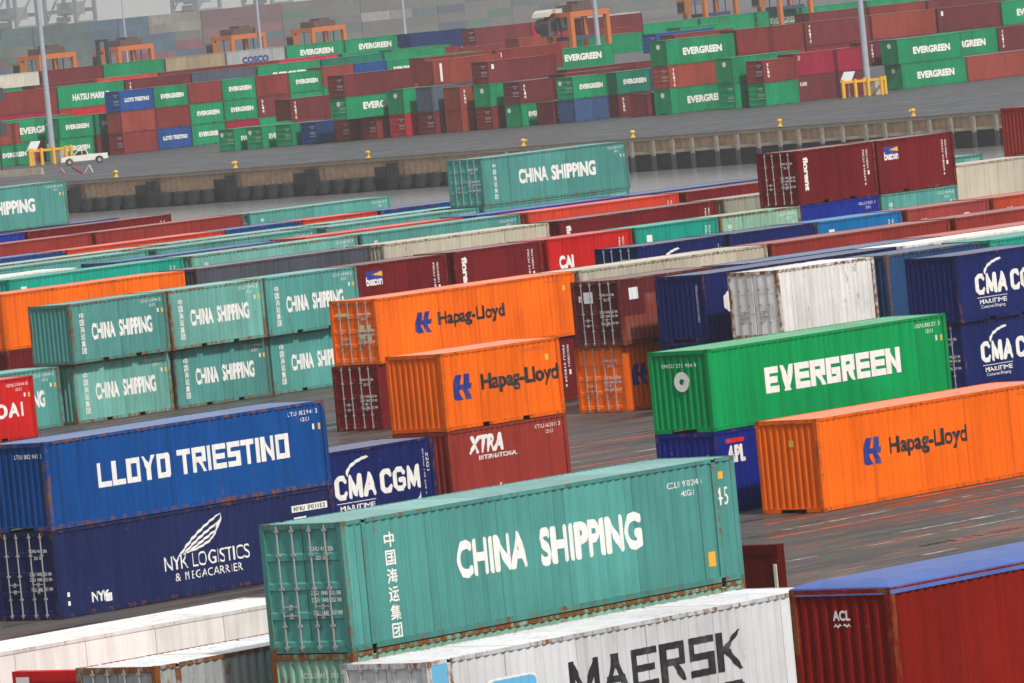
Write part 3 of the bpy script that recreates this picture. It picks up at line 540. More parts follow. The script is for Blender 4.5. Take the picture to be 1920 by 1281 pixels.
DATA = """
129.1 117.7 2.896 45 h teal d cs45|long teal container with number 45 at its end, above the black-lettered grey one|n
129.1 117.7 0.000 45 h mint p mint45|pale mint rusty container carrying the long teal container numbered 45|n
127.0 113.7 0.000 45 h pale d mar45|light grey long container with huge black lettering and blue star panel|n
127.3 122.0 0.000 45 h rusty d -|rust-stained grey container with white roof beside the pale mint one|n
129.6 130.3 0.000 40 h white p -|plain white smooth-sided container in front of the two stacked navy and blue ones|n
165.2 161.9 2.591 40 s ltblue p lt40|bright blue long container with white block lettering, stacked on the navy winged one|n
165.2 161.9 0.000 40 s navyg d nyk40|dark navy container with a white wing emblem under the bright blue one|n
189.0 173.4 0.000 20 s navy p cma20|short navy container with white arc and lettering beside the brick red short one|n
196.5 174.0 2.591 20 s orange p hl20|short orange container with blue emblem and black lettering, on the brick red one|n
196.5 174.0 0.000 20 s brick p xtra20|short brick red container with slanted white lettering under the short orange one|n
191.0 154.0 0.000 40 h orange p hl40|orange long container standing on the ground before the bright green one|n
191.4 158.4 2.591 40 s green p eg40n|bright green long container with big white lettering, on the royal blue one|n
191.4 158.4 0.000 40 s aplblue p apl40|royal blue container with red bar mark beneath the bright green long container|n
232.7 234.2 0.000 20 s red p hyun20|bright red short container with white lettering before the teal short stacks|n
238.2 238.0 0.000 20 s teal p cs20|teal short container half hidden by the bright red short container|n
244.7 237.6 0.000 20 s teall p cs20|pale teal short container, bottom tier, next to the half hidden teal one|n
251.0 237.6 0.000 20 s teald p cs20|dark teal short container, bottom tier, in the middle of the teal wall|n
257.2 237.6 0.000 20 s teal p cs20|teal short container, bottom tier, partly covered by the orange container doors|n
244.4 237.2 2.591 20 s teald p cs20|dusky teal short container with blank ribbed end exposed, top tier of teal wall|n
250.6 237.2 2.591 20 s teall p cs20|pale weathered teal short container, middle of the top tier of the teal wall|n
256.8 237.2 2.591 20 s teal p cs20|teal short container, top tier, adjoining the maroon one with blue and yellow badge|n
263.0 237.3 2.591 20 s maroon p beacon|maroon short container with blue and yellow badge beside the teal wall|n
269.9 237.6 2.591 20 s maroon p flor|maroon short container with sideways white script between the badged one and a red one|n
276.4 237.6 2.591 20 s red p cai20|scarlet short container with white initials beside a bright emerald short container|n
282.6 237.5 2.591 20 s emerald p sticker|emerald short container with white square sticker next to the scarlet one|n
288.8 237.5 2.591 20 s mint p cs20|mint green short container between the emerald one and the cobalt one|n
294.9 237.5 2.591 20 s cobalt p hds20|cobalt blue short container with red dot, under the maroon door-end container|n
301.1 237.5 2.591 20 s teal p cs20|teal short container under the maroon container with blue and yellow badge|n
294.9 237.5 5.182 20 s maroon d florid|maroon short container showing its door end, raised on the cobalt one|n
301.1 237.5 5.182 20 s maroon p beacon|maroon short container with blue and yellow badge, raised on a teal one|n
332.1 257.2 2.591 40 s cream p -|cream long container behind the raised pair of maroon containers|n
344.6 257.2 2.591 40 s cream p -|cream container under the brick red one at the frame edge|n
340.1 257.2 5.182 40 s brick p -|brick red ribbed container raised on the cream containers by the water|n
257.2 253.8 2.591 40 s orange p -|orange container without lettering, standing behind the teal wall|n
257.2 253.8 0.000 40 s maroon p -|dark maroon container beneath the unlettered orange one|n
270.1 253.7 2.591 40 s grey p -|slate grey long container between the unlettered orange one and a cream one|n
283.1 253.6 2.591 40 s cream p cosco|cream long container with red lettering, behind the badged maroon short one|n
296.3 253.8 2.591 40 s maroon p flor|maroon long container following the cream one with red lettering|n
309.1 253.8 2.591 40 s creamg p -|khaki grey container with pale roof tucked behind the raised maroon door-end container|n
271.4 267.2 2.591 40 s emerald p sticker|emerald long container with white sticker behind the unlettered orange one|n
284.2 267.2 2.591 40 s teall p cs40|pale teal long container behind the slate grey one|n
296.5 267.0 2.591 40 s teal p cs40|teal long container behind the cream container with red lettering|n
309.3 267.0 2.591 40 s redor p cai40|orange red long container with white initials behind the long maroon one|n
322.1 267.0 2.591 40 s maroon p cai40|maroon long container following the orange red one with white initials|n
335.6 267.0 2.591 40 s teal p cs40|teal long container behind the cream one near the water|n
268.3 271.4 2.591 40 s white p -|white roofed container just behind the emerald long container|n
283.3 271.4 2.591 40 s ltblue p -|slate blue roofed container just behind the pale teal long container|n
297.1 271.4 2.591 40 s redor p -|coral red roofed container just behind the teal long one|n
310.3 271.4 2.591 40 s cobalt p -|cobalt roofed container just behind the orange red long container|n
322.8 271.4 2.591 40 s ltblue p -|slate blue roofed container just behind the maroon one after the orange red one|n
282.8 280.3 2.591 40 s teal p -|teal container at the open end of the row carrying a raised teal container|n
295.6 280.3 2.591 40 s teal p cs40|teal long container, second in the row carrying a raised teal container|n
308.6 280.3 2.591 40 s teal p cs40|teal long container beside the one that carries a raised teal container|n
321.2 280.3 2.591 40 s teal p cs40|teal container directly beneath the lone raised teal container by the water|n
321.3 280.3 5.182 40 s teal d cs40|lone raised teal container with door end showing, standing out before the water|n
288.0 284.4 2.591 40 s mint p -|mint roofed container, first in the line of pale roofs|n
300.6 284.4 2.591 40 s teall p -|pale teal roofed container, second in the line of pale roofs|n
313.2 284.4 2.591 40 s teall p -|pale teal roofed container, third in the line of pale roofs|n
325.8 284.4 2.591 40 s teal p -|teal roofed container, last in the line of pale roofs|n
289.3 292.5 2.591 40 s ltblue p -|slate blue roofed long container before the brick red pair by the water|n
301.7 292.5 2.591 40 s redor p -|coral roofed long container before the brick red pair by the water|n
314.0 292.5 2.591 20 s ltblue p -|slate blue roofed short container before the last teal one by the water|n
320.2 292.5 2.591 20 s redor p -|coral roofed short container before the last teal one by the water|n
326.6 292.5 2.591 40 s ltblue p -|slate blue roofed long container beyond the coral roofed short one|n
311.1 311.5 2.591 40 s brick p -|brick red container with two white marks, end of the waterside pair|n
323.7 311.5 2.591 40 s brick p -|brick red container joined to the waterside teal one by a narrow gap|n
336.2 311.2 2.591 40 s teal d cs40|teal container at the end of the waterside row after the brick red pair|n
319.6 325.0 2.591 40 s cobalt p -|cobalt container showing a sliver beside the waterside maroon one|n
332.1 325.0 2.591 40 s maroon p cai40|maroon container alone at the water edge behind the brick red pair|n
319.8 329.5 2.591 40 s cobalt p -|cobalt roofed container under the cut-off teal one at the water edge|n
332.3 329.5 2.591 40 s ltblue p -|slate blue roofed container behind the maroon one at the water edge|n
328.1 329.5 5.182 40 s teal d cs40|raised teal container cut off by the frame edge, by the white pickup|n
233.7 210.1 2.591 40 s orange d hl40k|orange long container with cream squares on its doors, raised on maroon ones|n
233.6 210.2 0.000 20 s maroon d -|maroon short container with silver lock rods under the orange container doors|n
239.8 210.2 0.000 20 s maroon p florid|maroon short container peeping out beside the short orange one|n
246.1 210.0 2.591 40 s cream p cosco|cream long container with red lettering after the raised orange one with doors|n
258.6 210.0 2.591 40 s brick p -|brick red long container following the cream one in the middle row|n
271.2 210.0 2.591 40 s brick p -|brick red long container beyond the gap after the first brick red one|n
237.0 200.3 2.591 20 s plum d patch|plum short container with white label squares on doors and side|n
237.2 200.6 0.000 20 s orange d hl20|orange short container with rusty doors under the plum one|n
237.1 196.1 2.591 40 s navy p cma40|navy long container with big white letter, between plum and rusty white ones|n
237.1 196.1 0.000 40 s navy p -|navy long container under the navy one with big white letter|n
236.8 192.2 2.591 20 s wgrey d -|dirty white short container with rust streaks, set between navy containers|n
236.9 192.1 0.000 20 s navy d -|navy short container under the rusty dirty white one|n
243.1 191.8 2.591 20 s steel p -|steel blue short container just behind the rusty dirty white one|n
249.8 191.8 2.591 40 s emerald p -|emerald container sliver after the steel blue short one|n
239.2 185.4 2.591 20 s navy p cma20|navy short container with white arc and lettering, upper of the cropped pair|n
239.3 185.5 0.000 20 s navy d cma20|navy short container with white arc and lettering, lower of the cropped pair|n
263.7 221.6 2.591 20 s navy d cma20|navy short container with door end and white arc, before the emerald short one|n
269.9 221.5 2.591 20 s navy p -|navy short container following the navy one with door end|n
276.1 221.5 2.591 20 s skyblue p sticker|sky blue short container with white sticker between navy and rose ones|n
282.6 221.5 2.591 20 s rose p mol|rose red short container with white letters after the sky blue one|n
289.0 221.5 2.591 20 s vermil p mol|vermilion short container with white letters after the rose red one|n
243.4 198.9 2.591 40 s steel p -|slate blue roofed long container behind the rusty dirty white one|n
255.8 198.9 2.591 40 s vermil p -|vermilion roofed long container before the second brick red one|n
249.6 196.0 2.591 40 s white p -|bright white roofed container just behind the steel blue short one|n
262.1 196.0 2.591 40 s ltblue p -|slate blue roofed container beyond the bright white roofed one|n
682.8 633.3 0.000 20 s gfar d eg20|green container lettered, ground tier, first quay stack from the white pickup|f
683.5 629.5 0.000 20 s gfar d eg20|green container lettered, ground tier, second quay stack from the white pickup|f
684.2 625.5 0.000 20 s gfar d -|green container, ground tier, third quay stack from the white pickup|f
684.8 622.1 0.000 20 s bfar d -|navy blue container, ground tier, fourth quay stack from the white pickup|f
685.6 617.6 0.000 20 s bwn d -|brown container, ground tier, fifth quay stack from the white pickup|f
686.2 614.0 0.000 20 s bwn d -|brown container, ground tier, sixth quay stack from the white pickup|f
686.9 610.1 0.000 20 s rfar d -|red container, ground tier, seventh quay stack from the white pickup|f
687.6 606.3 0.000 20 s mfar d -|maroon container, ground tier, eighth quay stack from the white pickup|f
688.3 602.7 0.000 20 s brk p -|brick brown container, ground tier, ninth quay stack from the white pickup|f
689.0 598.7 0.000 20 s bwn d -|brown container, ground tier, tenth quay stack from the white pickup|f
689.7 594.8 0.000 20 s gfar p eg20|green container lettered, ground tier, eleventh quay stack from the white pickup|f
690.4 590.7 0.000 20 s mfar p vtext|maroon container with upright letters, ground tier, twelfth quay stack from the white pickup|f
692.6 578.5 0.000 20 s mfar p -|maroon container, ground tier, fourteenth quay stack from the white pickup|f
693.2 575.5 0.000 40 h gfar p eg40|green container lettered, ground tier, fifteenth quay stack from the white pickup|f
694.6 567.3 0.000 20 h gfar d -|green container, ground tier, sixteenth quay stack from the white pickup|f
695.3 563.5 0.000 20 s gfar d -|green container, ground tier, seventeenth quay stack from the white pickup|f
690.6 587.6 0.000 20 s sfar p -|steel blue container, ground tier, thirteenth quay stack from the white pickup|f
690.6 587.6 2.591 20 s gfar d eg20|green container lettered above the thirteenth quay stack from the white pickup|f
698.4 587.6 0.000 20 s mfar p vtext|dark maroon short container with upright letters beside the ground-level steel blue one|f
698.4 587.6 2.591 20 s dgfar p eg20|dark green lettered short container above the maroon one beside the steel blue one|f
704.6 587.6 2.591 20 s sfar p -|steel blue short container showing a narrow strip beside the dark green lettered one|f
686.9 610.1 2.591 20 h gfar p disc|green container with white disc above the seventh quay stack from the white pickup|f
687.6 606.3 2.591 20 h slate p -|slate grey container above the eighth quay stack from the white pickup|f
688.3 602.7 2.591 20 s brk p vtext|brick brown container with upright letters above the ninth quay stack from the white pickup|f
689.0 598.7 2.591 20 s gfar p disc|green container with white disc above the tenth quay stack from the white pickup|f
689.7 594.8 2.591 20 s mfar d vtext|maroon container with upright letters above the eleventh quay stack from the white pickup|f
693.2 575.5 2.896 40 s brk d vtext|brick brown container with upright letters above the fifteenth quay stack from the white pickup|f
693.2 575.5 5.487 40 h gfar p eg40|green tall lettered container, third tier above the fifteenth quay stack from the white pickup|f
694.6 567.3 2.896 40 h gfar p disc|green container with white disc above the sixteenth quay stack from the white pickup|f
695.3 563.5 2.591 20 s bwn d vtext|brown container with upright letters above the seventeenth quay stack from the white pickup|f
702.8 564.8 0.000 40 h mfar d kline|maroon container with white mark, ground tier, eighteenth quay stack from the white pickup|f
702.8 564.8 2.896 40 s crim d kline2|crimson container with pale mark above the eighteenth quay stack from the white pickup|f
723.5 566.0 0.000 40 h gfar p eg40|green container lettered, ground tier, nineteenth quay stack from the white pickup|f
723.1 566.0 2.896 40 h gfar p eg40|green container lettered above the nineteenth quay stack from the white pickup|f
735.9 566.0 0.000 40 h brk p -|brick brown container, ground tier, twentieth quay stack from the white pickup|f
722.9 570.2 2.896 40 h mfar p vtext|maroon long container with upright letters, first behind the green pair at the second mast|f
735.4 570.2 2.896 40 h gfar p eg40|green long container lettered, second behind the green pair at the second mast|f
747.8 570.2 2.896 40 h mfar p vtext|maroon long container with upright letters, third behind the green pair at the second mast|f
760.2 570.2 2.896 40 h gfar p eg40|green long container lettered, fourth behind the green pair at the second mast|f
680.8 613.5 2.591 40 s gfar d eg40|green lettered long container above the two brown door-end containers on the quay|f
680.7 613.5 5.182 40 s mfar d -|maroon long container on top of the green one above two brown door ends|f
693.2 610.7 2.591 40 h slate p -|slate grey long container showing a sliver under the brick brown one with white bar|f
693.2 610.7 5.487 40 h brk p vbar|brick brown long container with tall white bar, third tier by the slate box|f
690.5 600.0 5.182 40 s mfar d sq|maroon long container with busy door end, third tier above the green disc box|f
700.3 640.0 2.591 40 s mfar p vtext|maroon long container with blank end above the green door-end boxes|f
714.0 619.0 5.792 40 h bwn p sq|brown long container with white mark peering over the maroon one with busy doors|f
701.3 619.0 5.792 40 h bwn p -|brown long container showing behind the brick brown one with tall white bar|f
738.9 632.0 5.182 40 s gfar p eg40|green lettered long container between the maroon stacks, behind the two dark red roofs|f
787.8 668.0 5.792 40 s gfar p -|green long container sliver beside the green lettered one between maroon stacks|f
707.9 603.0 2.896 40 h mfar p -|maroon long roof line, upper of two, before the green lettered container|f
720.2 603.0 2.896 40 h mfar p -|maroon roof line continuing the upper of two before the green doors|f
699.2 596.0 2.591 40 h mfar p -|maroon long roof line, lower of two, above the green short lettered pair|f
706.5 576.0 5.792 40 h bwn p -|brown container, top tier, first along the tall row by the second mast|f
719.0 576.0 5.792 40 h mfar p vtext|maroon container with upright letters, top tier, second along the tall row by the second mast|f
731.5 576.0 5.792 40 h brk p -|brick brown container, top tier, third along the tall row by the second mast|f
744.1 576.0 5.792 40 h mfar p sq|maroon container with white mark, top tier, fourth along the tall row by the second mast|f
756.6 576.0 5.792 40 h gfar p eg40|green container lettered, top tier, fifth along the tall row by the second mast|f
706.5 576.0 2.896 40 h brk p -|brick brown long container, middle tier, first along the tall row by the second mast|f
719.0 576.0 2.896 40 h bwn p -|brown long container, middle tier, second along the tall row by the second mast|f
731.5 576.0 2.896 40 h cobfar p -|cobalt long container, middle tier, third along the tall row by the second mast|f
744.1 576.0 2.896 40 h gfar p -|green long container, middle tier, fourth along the tall row by the second mast|f
756.6 576.0 2.896 40 h mfar p -|maroon long container, middle tier, fifth along the tall row by the second mast|f
707.9 675.0 0.000 20 s bwn d -|brown short container, bottom tier, first short stack past the pickup|f
707.9 675.0 2.591 20 s brk p -|brick brown short container, middle tier, first short stack past the pickup|f
707.9 675.0 5.182 20 s ltfar d lt20|bright blue short container lettered, top tier, first short stack past the pickup|f
714.1 675.0 0.000 20 s ltfar p lt20|bright blue short container lettered, bottom tier, second short stack past the pickup|f
714.1 675.0 2.591 20 s bwn p -|brown short container, middle tier, second short stack past the pickup|f
714.1 675.0 5.182 20 s gfar p eg20|green short container lettered, top tier, second short stack past the pickup|f
720.3 675.0 0.000 20 s gfar p eg20|green short container lettered, bottom tier, third short stack past the pickup|f
720.3 675.0 2.591 20 s gfar p eg20|green short container lettered, middle tier, third short stack past the pickup|f
720.3 675.0 5.182 20 s bwn p -|brown short container, top tier, third short stack past the pickup|f
726.5 675.0 0.000 20 s crim p -|crimson short container, bottom tier, fourth short stack past the pickup|f
726.5 675.0 2.591 20 s gfar p eg20|green short container lettered, middle tier, fourth short stack past the pickup|f
726.5 675.0 5.182 20 s gfar p eg20|green short container lettered, top tier, fourth short stack past the pickup|f
732.7 675.0 0.000 20 s gfar p -|green short container, bottom tier, fifth short stack past the pickup|f
732.7 675.0 2.591 20 s mfar p vtext|maroon short container with upright letters, middle tier, fifth short stack past the pickup|f
732.7 675.0 5.182 20 s bwn p -|brown short container, top tier, fifth short stack past the pickup|f
738.9 675.0 0.000 20 s mfar p -|maroon short container, bottom tier, sixth short stack past the pickup|f
738.9 675.0 2.591 20 s gfar p -|green short container, middle tier, sixth short stack past the pickup|f
738.9 675.0 5.182 20 s gfar p eg20|green short container lettered, top tier, sixth short stack past the pickup|f
745.1 675.0 0.000 20 s mfar p -|maroon short container, bottom tier, seventh short stack past the pickup|f
745.1 675.0 2.591 20 h gfar p -|green short container, middle tier, seventh short stack past the pickup|f
745.1 675.0 5.487 20 s brk p -|brick brown short container, top tier, seventh short stack past the pickup|f
751.3 675.0 0.000 20 s bwn p -|brown short container, bottom tier, eighth short stack past the pickup|f
751.3 675.0 2.591 20 h mfar p -|maroon short container, middle tier, eighth short stack past the pickup|f
751.3 675.0 5.487 20 s ltfar p -|bright blue short container, top tier, eighth short stack past the pickup|f
757.5 675.0 0.000 20 s gfar p -|green short container, bottom tier, ninth short stack past the pickup|f
757.5 675.0 2.591 20 h bwn p -|brown short container, middle tier, ninth short stack past the pickup|f
757.5 675.0 5.487 20 s gfar p eg20|green short container lettered, top tier, ninth short stack past the pickup|f
763.7 675.0 0.000 20 s bwn p -|brown short container, bottom tier, tenth short stack past the pickup|f
763.7 675.0 2.591 20 h gfar p -|green short container, middle tier, tenth short stack past the pickup|f
763.7 675.0 5.487 20 s gfar p -|green short container, top tier, tenth short stack past the pickup|f
769.9 675.0 0.000 20 s mfar p -|maroon short container, bottom tier, eleventh short stack past the pickup|f
769.9 675.0 2.591 20 h bwn p -|brown short container, middle tier, eleventh short stack past the pickup|f
769.9 675.0 5.487 20 s gfar p -|green short container, top tier, eleventh short stack past the pickup|f
689.8 679.2 0.000 20 s gfar p eg20|green lettered short container standing on the quay next to the yellow rail|f
688.3 679.2 2.591 20 s brk p -|brick brown container above the green one next to the yellow rail|f
701.2 679.2 2.591 20 s gfar p eg20|green lettered short container, second tier, behind the white pickup|f
701.0 679.2 0.000 20 s gfar p eg20|green lettered short container, ground tier, right behind the white pickup cab|f
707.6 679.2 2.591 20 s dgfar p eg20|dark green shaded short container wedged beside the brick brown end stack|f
707.6 679.2 0.000 20 s mfar p -|dark maroon shaded short container wedged beside the brick brown end stack|f
695.6 683.3 2.591 40 h gfar p eg40|green lettered long container behind the lamp mast near the white pickup|f
695.2 683.3 0.000 40 s crim p -|crimson container behind the solar board and yellow rail by the pickup|f
702.2 704.0 5.792 40 h mfar p vtext|maroon long container with upright letters, top tier, first in the row behind the pickup stacks|f
702.2 704.0 2.896 40 h mfar p -|maroon long container, middle tier, first in the row behind the pickup stacks|f
714.7 704.0 5.792 40 h bwn p vtext|brown long container with upright letters, top tier, second in the row behind the pickup stacks|f
714.7 704.0 2.896 40 h crim p -|crimson long container, middle tier, second in the row behind the pickup stacks|f
727.2 704.0 5.792 40 h gfar p hatsu|green long container lettered, top tier, third in the row behind the pickup stacks|f
727.2 704.0 2.896 40 h rfar p -|red long container, middle tier, third in the row behind the pickup stacks|f
739.7 704.0 5.792 40 h mfar p vtext|maroon long container with upright letters, top tier, fourth in the row behind the pickup stacks|f
739.7 704.0 2.896 40 h mfar p -|maroon long container, middle tier, fourth in the row behind the pickup stacks|f
752.2 704.0 5.792 40 h slate p -|slate grey long container, top tier, fifth in the row behind the pickup stacks|f
752.2 704.0 2.896 40 h bwn p -|brown long container, middle tier, fifth in the row behind the pickup stacks|f
764.7 704.0 5.792 40 h gfar p eg40|green long container lettered, top tier, sixth in the row behind the pickup stacks|f
764.7 704.0 2.896 40 h gfar p -|green long container, middle tier, sixth in the row behind the pickup stacks|f
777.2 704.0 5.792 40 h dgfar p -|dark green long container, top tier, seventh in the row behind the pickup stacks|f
777.2 704.0 2.896 40 h mfar p -|maroon long container, middle tier, seventh in the row behind the pickup stacks|f
789.7 704.0 5.792 40 h gfar p -|green long container, top tier, eighth in the row behind the pickup stacks|f
789.7 704.0 2.896 40 h gfar p -|green long container, middle tier, eighth in the row behind the pickup stacks|f
750.7 745.0 5.792 40 h gfar p -|green long container top showing, first in the second row behind the pickup stacks|f
765.1 745.0 5.792 40 h mfar p -|maroon long container top showing, second in the second row behind the pickup stacks|f
777.1 745.0 5.792 40 h vermf p -|vermilion long container top showing, third in the second row behind the pickup stacks|f
789.6 745.0 5.792 40 h mfar p -|maroon long container top showing, fourth in the second row behind the pickup stacks|f
801.6 745.0 5.792 40 h bwn p -|brown long container top showing, fifth in the second row behind the pickup stacks|f
813.8 745.0 5.792 40 h rose2 p -|pink red long container top showing, sixth in the second row behind the pickup stacks|f
826.9 745.0 5.792 40 h gfar p -|green long container top showing, seventh in the second row behind the pickup stacks|f
771.6 762.0 7.773 40 s creamf p -|cream long container, first in the row at the orange carriers|f
784.1 762.0 7.773 40 s mfar p -|maroon long container, second in the row at the orange carriers|f
796.6 762.0 7.773 40 s gfar p -|green long container, third in the row at the orange carriers|f
809.1 762.0 7.773 40 s tan p -|tan long container, fourth in the row at the orange carriers|f
821.6 762.0 7.773 40 s palef p cosc2|pale grey long container with blue letters, fifth in the row at the orange carriers|f
834.1 762.0 7.773 40 s gfar p eg40|green long container lettered, sixth in the row at the orange carriers|f
846.6 762.0 7.773 40 s gfar p eg40|green long container lettered, seventh in the row at the orange carriers|f
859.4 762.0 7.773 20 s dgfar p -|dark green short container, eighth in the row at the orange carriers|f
865.6 762.0 7.773 20 s gfar p -|green short container, ninth in the row at the orange carriers|f
855.6 757.6 7.773 40 s navyf p -|navy long container, tenth in the row at the orange carriers|f
847.3 738.0 7.773 40 s mfar d -|maroon long container, first of the cluster around the big white-topped carrier|f
859.6 738.0 7.773 40 s crim p -|crimson long container, second of the cluster around the big white-topped carrier|f
853.2 734.0 5.182 40 s rfar p -|red long container, third of the cluster around the big white-topped carrier|f
871.6 738.0 7.773 40 s creamf p -|cream long container, fourth of the cluster around the big white-topped carrier|f
813.5 722.0 5.792 40 s bwn p -|brown long container, fifth of the cluster around the big white-topped carrier|f
818.3 728.0 5.792 40 h gfar p -|green long container, sixth of the cluster around the big white-topped carrier|f
825.5 722.0 5.182 40 h bwn p -|brown long container, seventh of the cluster around the big white-topped carrier|f
835.7 708.0 5.792 40 h bwn p -|brown long container, first in the high rows past the big carrier|f
845.7 716.0 7.773 40 s mfar p -|maroon long container, second in the high rows past the big carrier|f
821.7 708.0 5.792 40 h brk p -|brick brown long container, third in the high rows past the big carrier|f
865.0 722.0 5.792 40 h gfar p -|green long container, fourth in the high rows past the big carrier|f
877.8 722.0 5.792 40 h gfar p -|green long container, fifth in the high rows past the big carrier|f
890.6 722.0 5.792 40 h gfar d eg40|green long container lettered, sixth in the high rows past the big carrier|f
839.3 694.0 5.182 40 h gfar p eg40|green long container lettered, seventh in the high rows past the big carrier|f
817.2 680.0 5.182 40 s ltfar d -|bright blue long container, eighth in the high rows past the big carrier|f
790.8 655.0 5.182 40 s bwn p -|brown long container, ninth in the high rows past the big carrier|f
818.7 655.0 5.792 40 h mfar p -|maroon long container, tenth in the high rows past the big carrier|f
831.6 655.0 5.792 40 h bwn p -|brown long container, eleventh in the high rows past the big carrier|f
903.2 722.0 5.792 40 h gfar p -|green long container, twelfth in the high rows past the big carrier|f
916.3 722.0 5.792 40 h gfar p -|green long container, thirteenth in the high rows past the big carrier|f
844.2 655.0 5.792 40 h mfar p -|maroon long container, fourteenth in the high rows past the big carrier|f
857.0 660.0 5.792 40 h mfar p -|maroon long container, fifteenth in the high rows past the big carrier|f
263.0 237.3 0.000 20 s maroon p -|container low in a near row, hidden by the stacks before it|s
269.9 237.6 0.000 20 s teal p -|container low in a near row, hidden by the stacks before it|s
276.4 237.6 0.000 20 s brick p -|container low in a near row, hidden by the stacks before it|s
282.6 237.5 0.000 20 s navy p -|container low in a near row, hidden by the stacks before it|s
288.8 237.5 0.000 20 s grey p -|container low in a near row, hidden by the stacks before it|s
294.9 237.5 0.000 20 s maroon p -|container low in a near row, hidden by the stacks before it|s
301.1 237.5 0.000 20 s teal p -|container low in a near row, hidden by the stacks before it|s
332.1 257.2 0.000 40 s brick p -|container low in a near row, hidden by the stacks before it|s
344.6 257.2 0.000 40 s navy p -|container low in a near row, hidden by the stacks before it|s
270.1 253.7 0.000 40 s grey p -|container low in a near row, hidden by the stacks before it|s
283.1 253.6 0.000 40 s maroon p -|container low in a near row, hidden by the stacks before it|s
296.3 253.8 0.000 40 s teal p -|container low in a near row, hidden by the stacks before it|s
309.1 253.8 0.000 40 s brick p -|container low in a near row, hidden by the stacks before it|s
271.4 267.2 0.000 40 s navy p -|container low in a near row, hidden by the stacks before it|s
284.2 267.2 0.000 40 s grey p -|container low in a near row, hidden by the stacks before it|s
296.5 267.0 0.000 40 s maroon p -|container low in a near row, hidden by the stacks before it|s
309.3 267.0 0.000 40 s teal p -|container low in a near row, hidden by the stacks before it|s
322.1 267.0 0.000 40 s brick p -|container low in a near row, hidden by the stacks before it|s
335.6 267.0 0.000 40 s navy p -|container low in a near row, hidden by the stacks before it|s
268.3 271.4 0.000 40 s grey p -|container low in a near row, hidden by the stacks before it|s
283.3 271.4 0.000 40 s maroon p -|container low in a near row, hidden by the stacks before it|s
297.1 271.4 0.000 40 s teal p -|container low in a near row, hidden by the stacks before it|s
310.3 271.4 0.000 40 s brick p -|container low in a near row, hidden by the stacks before it|s
322.8 271.4 0.000 40 s navy p -|container low in a near row, hidden by the stacks before it|s
282.8 280.3 0.000 40 s grey p -|container low in a near row, hidden by the stacks before it|s
295.6 280.3 0.000 40 s maroon p -|container low in a near row, hidden by the stacks before it|s
308.6 280.3 0.000 40 s teal p -|container low in a near row, hidden by the stacks before it|s
321.2 280.3 0.000 40 s brick p -|container low in a near row, hidden by the stacks before it|s
288.0 284.4 0.000 40 s navy p -|container low in a near row, hidden by the stacks before it|s
300.6 284.4 0.000 40 s grey p -|container low in a near row, hidden by the stacks before it|s
313.2 284.4 0.000 40 s maroon p -|container low in a near row, hidden by the stacks before it|s
325.8 284.4 0.000 40 s teal p -|container low in a near row, hidden by the stacks before it|s
289.3 292.5 0.000 40 s brick p -|container low in a near row, hidden by the stacks before it|s
301.7 292.5 0.000 40 s navy p -|container low in a near row, hidden by the stacks before it|s
314.0 292.5 0.000 20 s grey p -|container low in a near row, hidden by the stacks before it|s
320.2 292.5 0.000 20 s maroon p -|container low in a near row, hidden by the stacks before it|s
326.6 292.5 0.000 40 s teal p -|container low in a near row, hidden by the stacks before it|s
311.1 311.5 0.000 40 s brick p -|container low in a near row, hidden by the stacks before it|s
323.7 311.5 0.000 40 s navy p -|container low in a near row, hidden by the stacks before it|s
336.2 311.2 0.000 40 s grey p -|container low in a near row, hidden by the stacks before it|s
319.6 325.0 0.000 40 s maroon p -|container low in a near row, hidden by the stacks before it|s
332.1 325.0 0.000 40 s teal p -|container low in a near row, hidden by the stacks before it|s
319.8 329.5 0.000 40 s brick p -|container low in a near row, hidden by the stacks before it|s
332.3 329.5 0.000 40 s navy p -|container low in a near row, hidden by the stacks before it|s
246.1 210.0 0.000 40 s grey p -|container low in a near row, hidden by the stacks before it|s
258.6 210.0 0.000 40 s maroon p -|container low in a near row, hidden by the stacks before it|s
271.2 210.0 0.000 40 s teal p -|container low in a near row, hidden by the stacks before it|s
243.1 191.8 0.000 20 s brick p -|container low in a near row, hidden by the stacks before it|s
249.8 191.8 0.000 40 s navy p -|container low in a near row, hidden by the stacks before it|s
263.7 221.6 0.000 20 s grey p -|container low in a near row, hidden by the stacks before it|s
269.9 221.5 0.000 20 s maroon p -|container low in a near row, hidden by the stacks before it|s
276.1 221.5 0.000 20 s teal p -|container low in a near row, hidden by the stacks before it|s
282.6 221.5 0.000 20 s brick p -|container low in a near row, hidden by the stacks before it|s
289.0 221.5 0.000 20 s navy p -|container low in a near row, hidden by the stacks before it|s
243.4 198.9 0.000 40 s grey p -|container low in a near row, hidden by the stacks before it|s
255.8 198.9 0.000 40 s maroon p -|container low in a near row, hidden by the stacks before it|s
249.6 196.0 0.000 40 s teal p -|container low in a near row, hidden by the stacks before it|s
262.1 196.0 0.000 40 s brick p -|container low in a near row, hidden by the stacks before it|s
"""
for line in DATA.strip().split('\n'):
    a, lab, g = line.split('|'); u, v, z, L, h, c, e, d = a.split()
    if g == 's' and HIDE_LOW: continue
    container(float(u), float(v), float(z), int(L), h, c, e, d, lab, g)
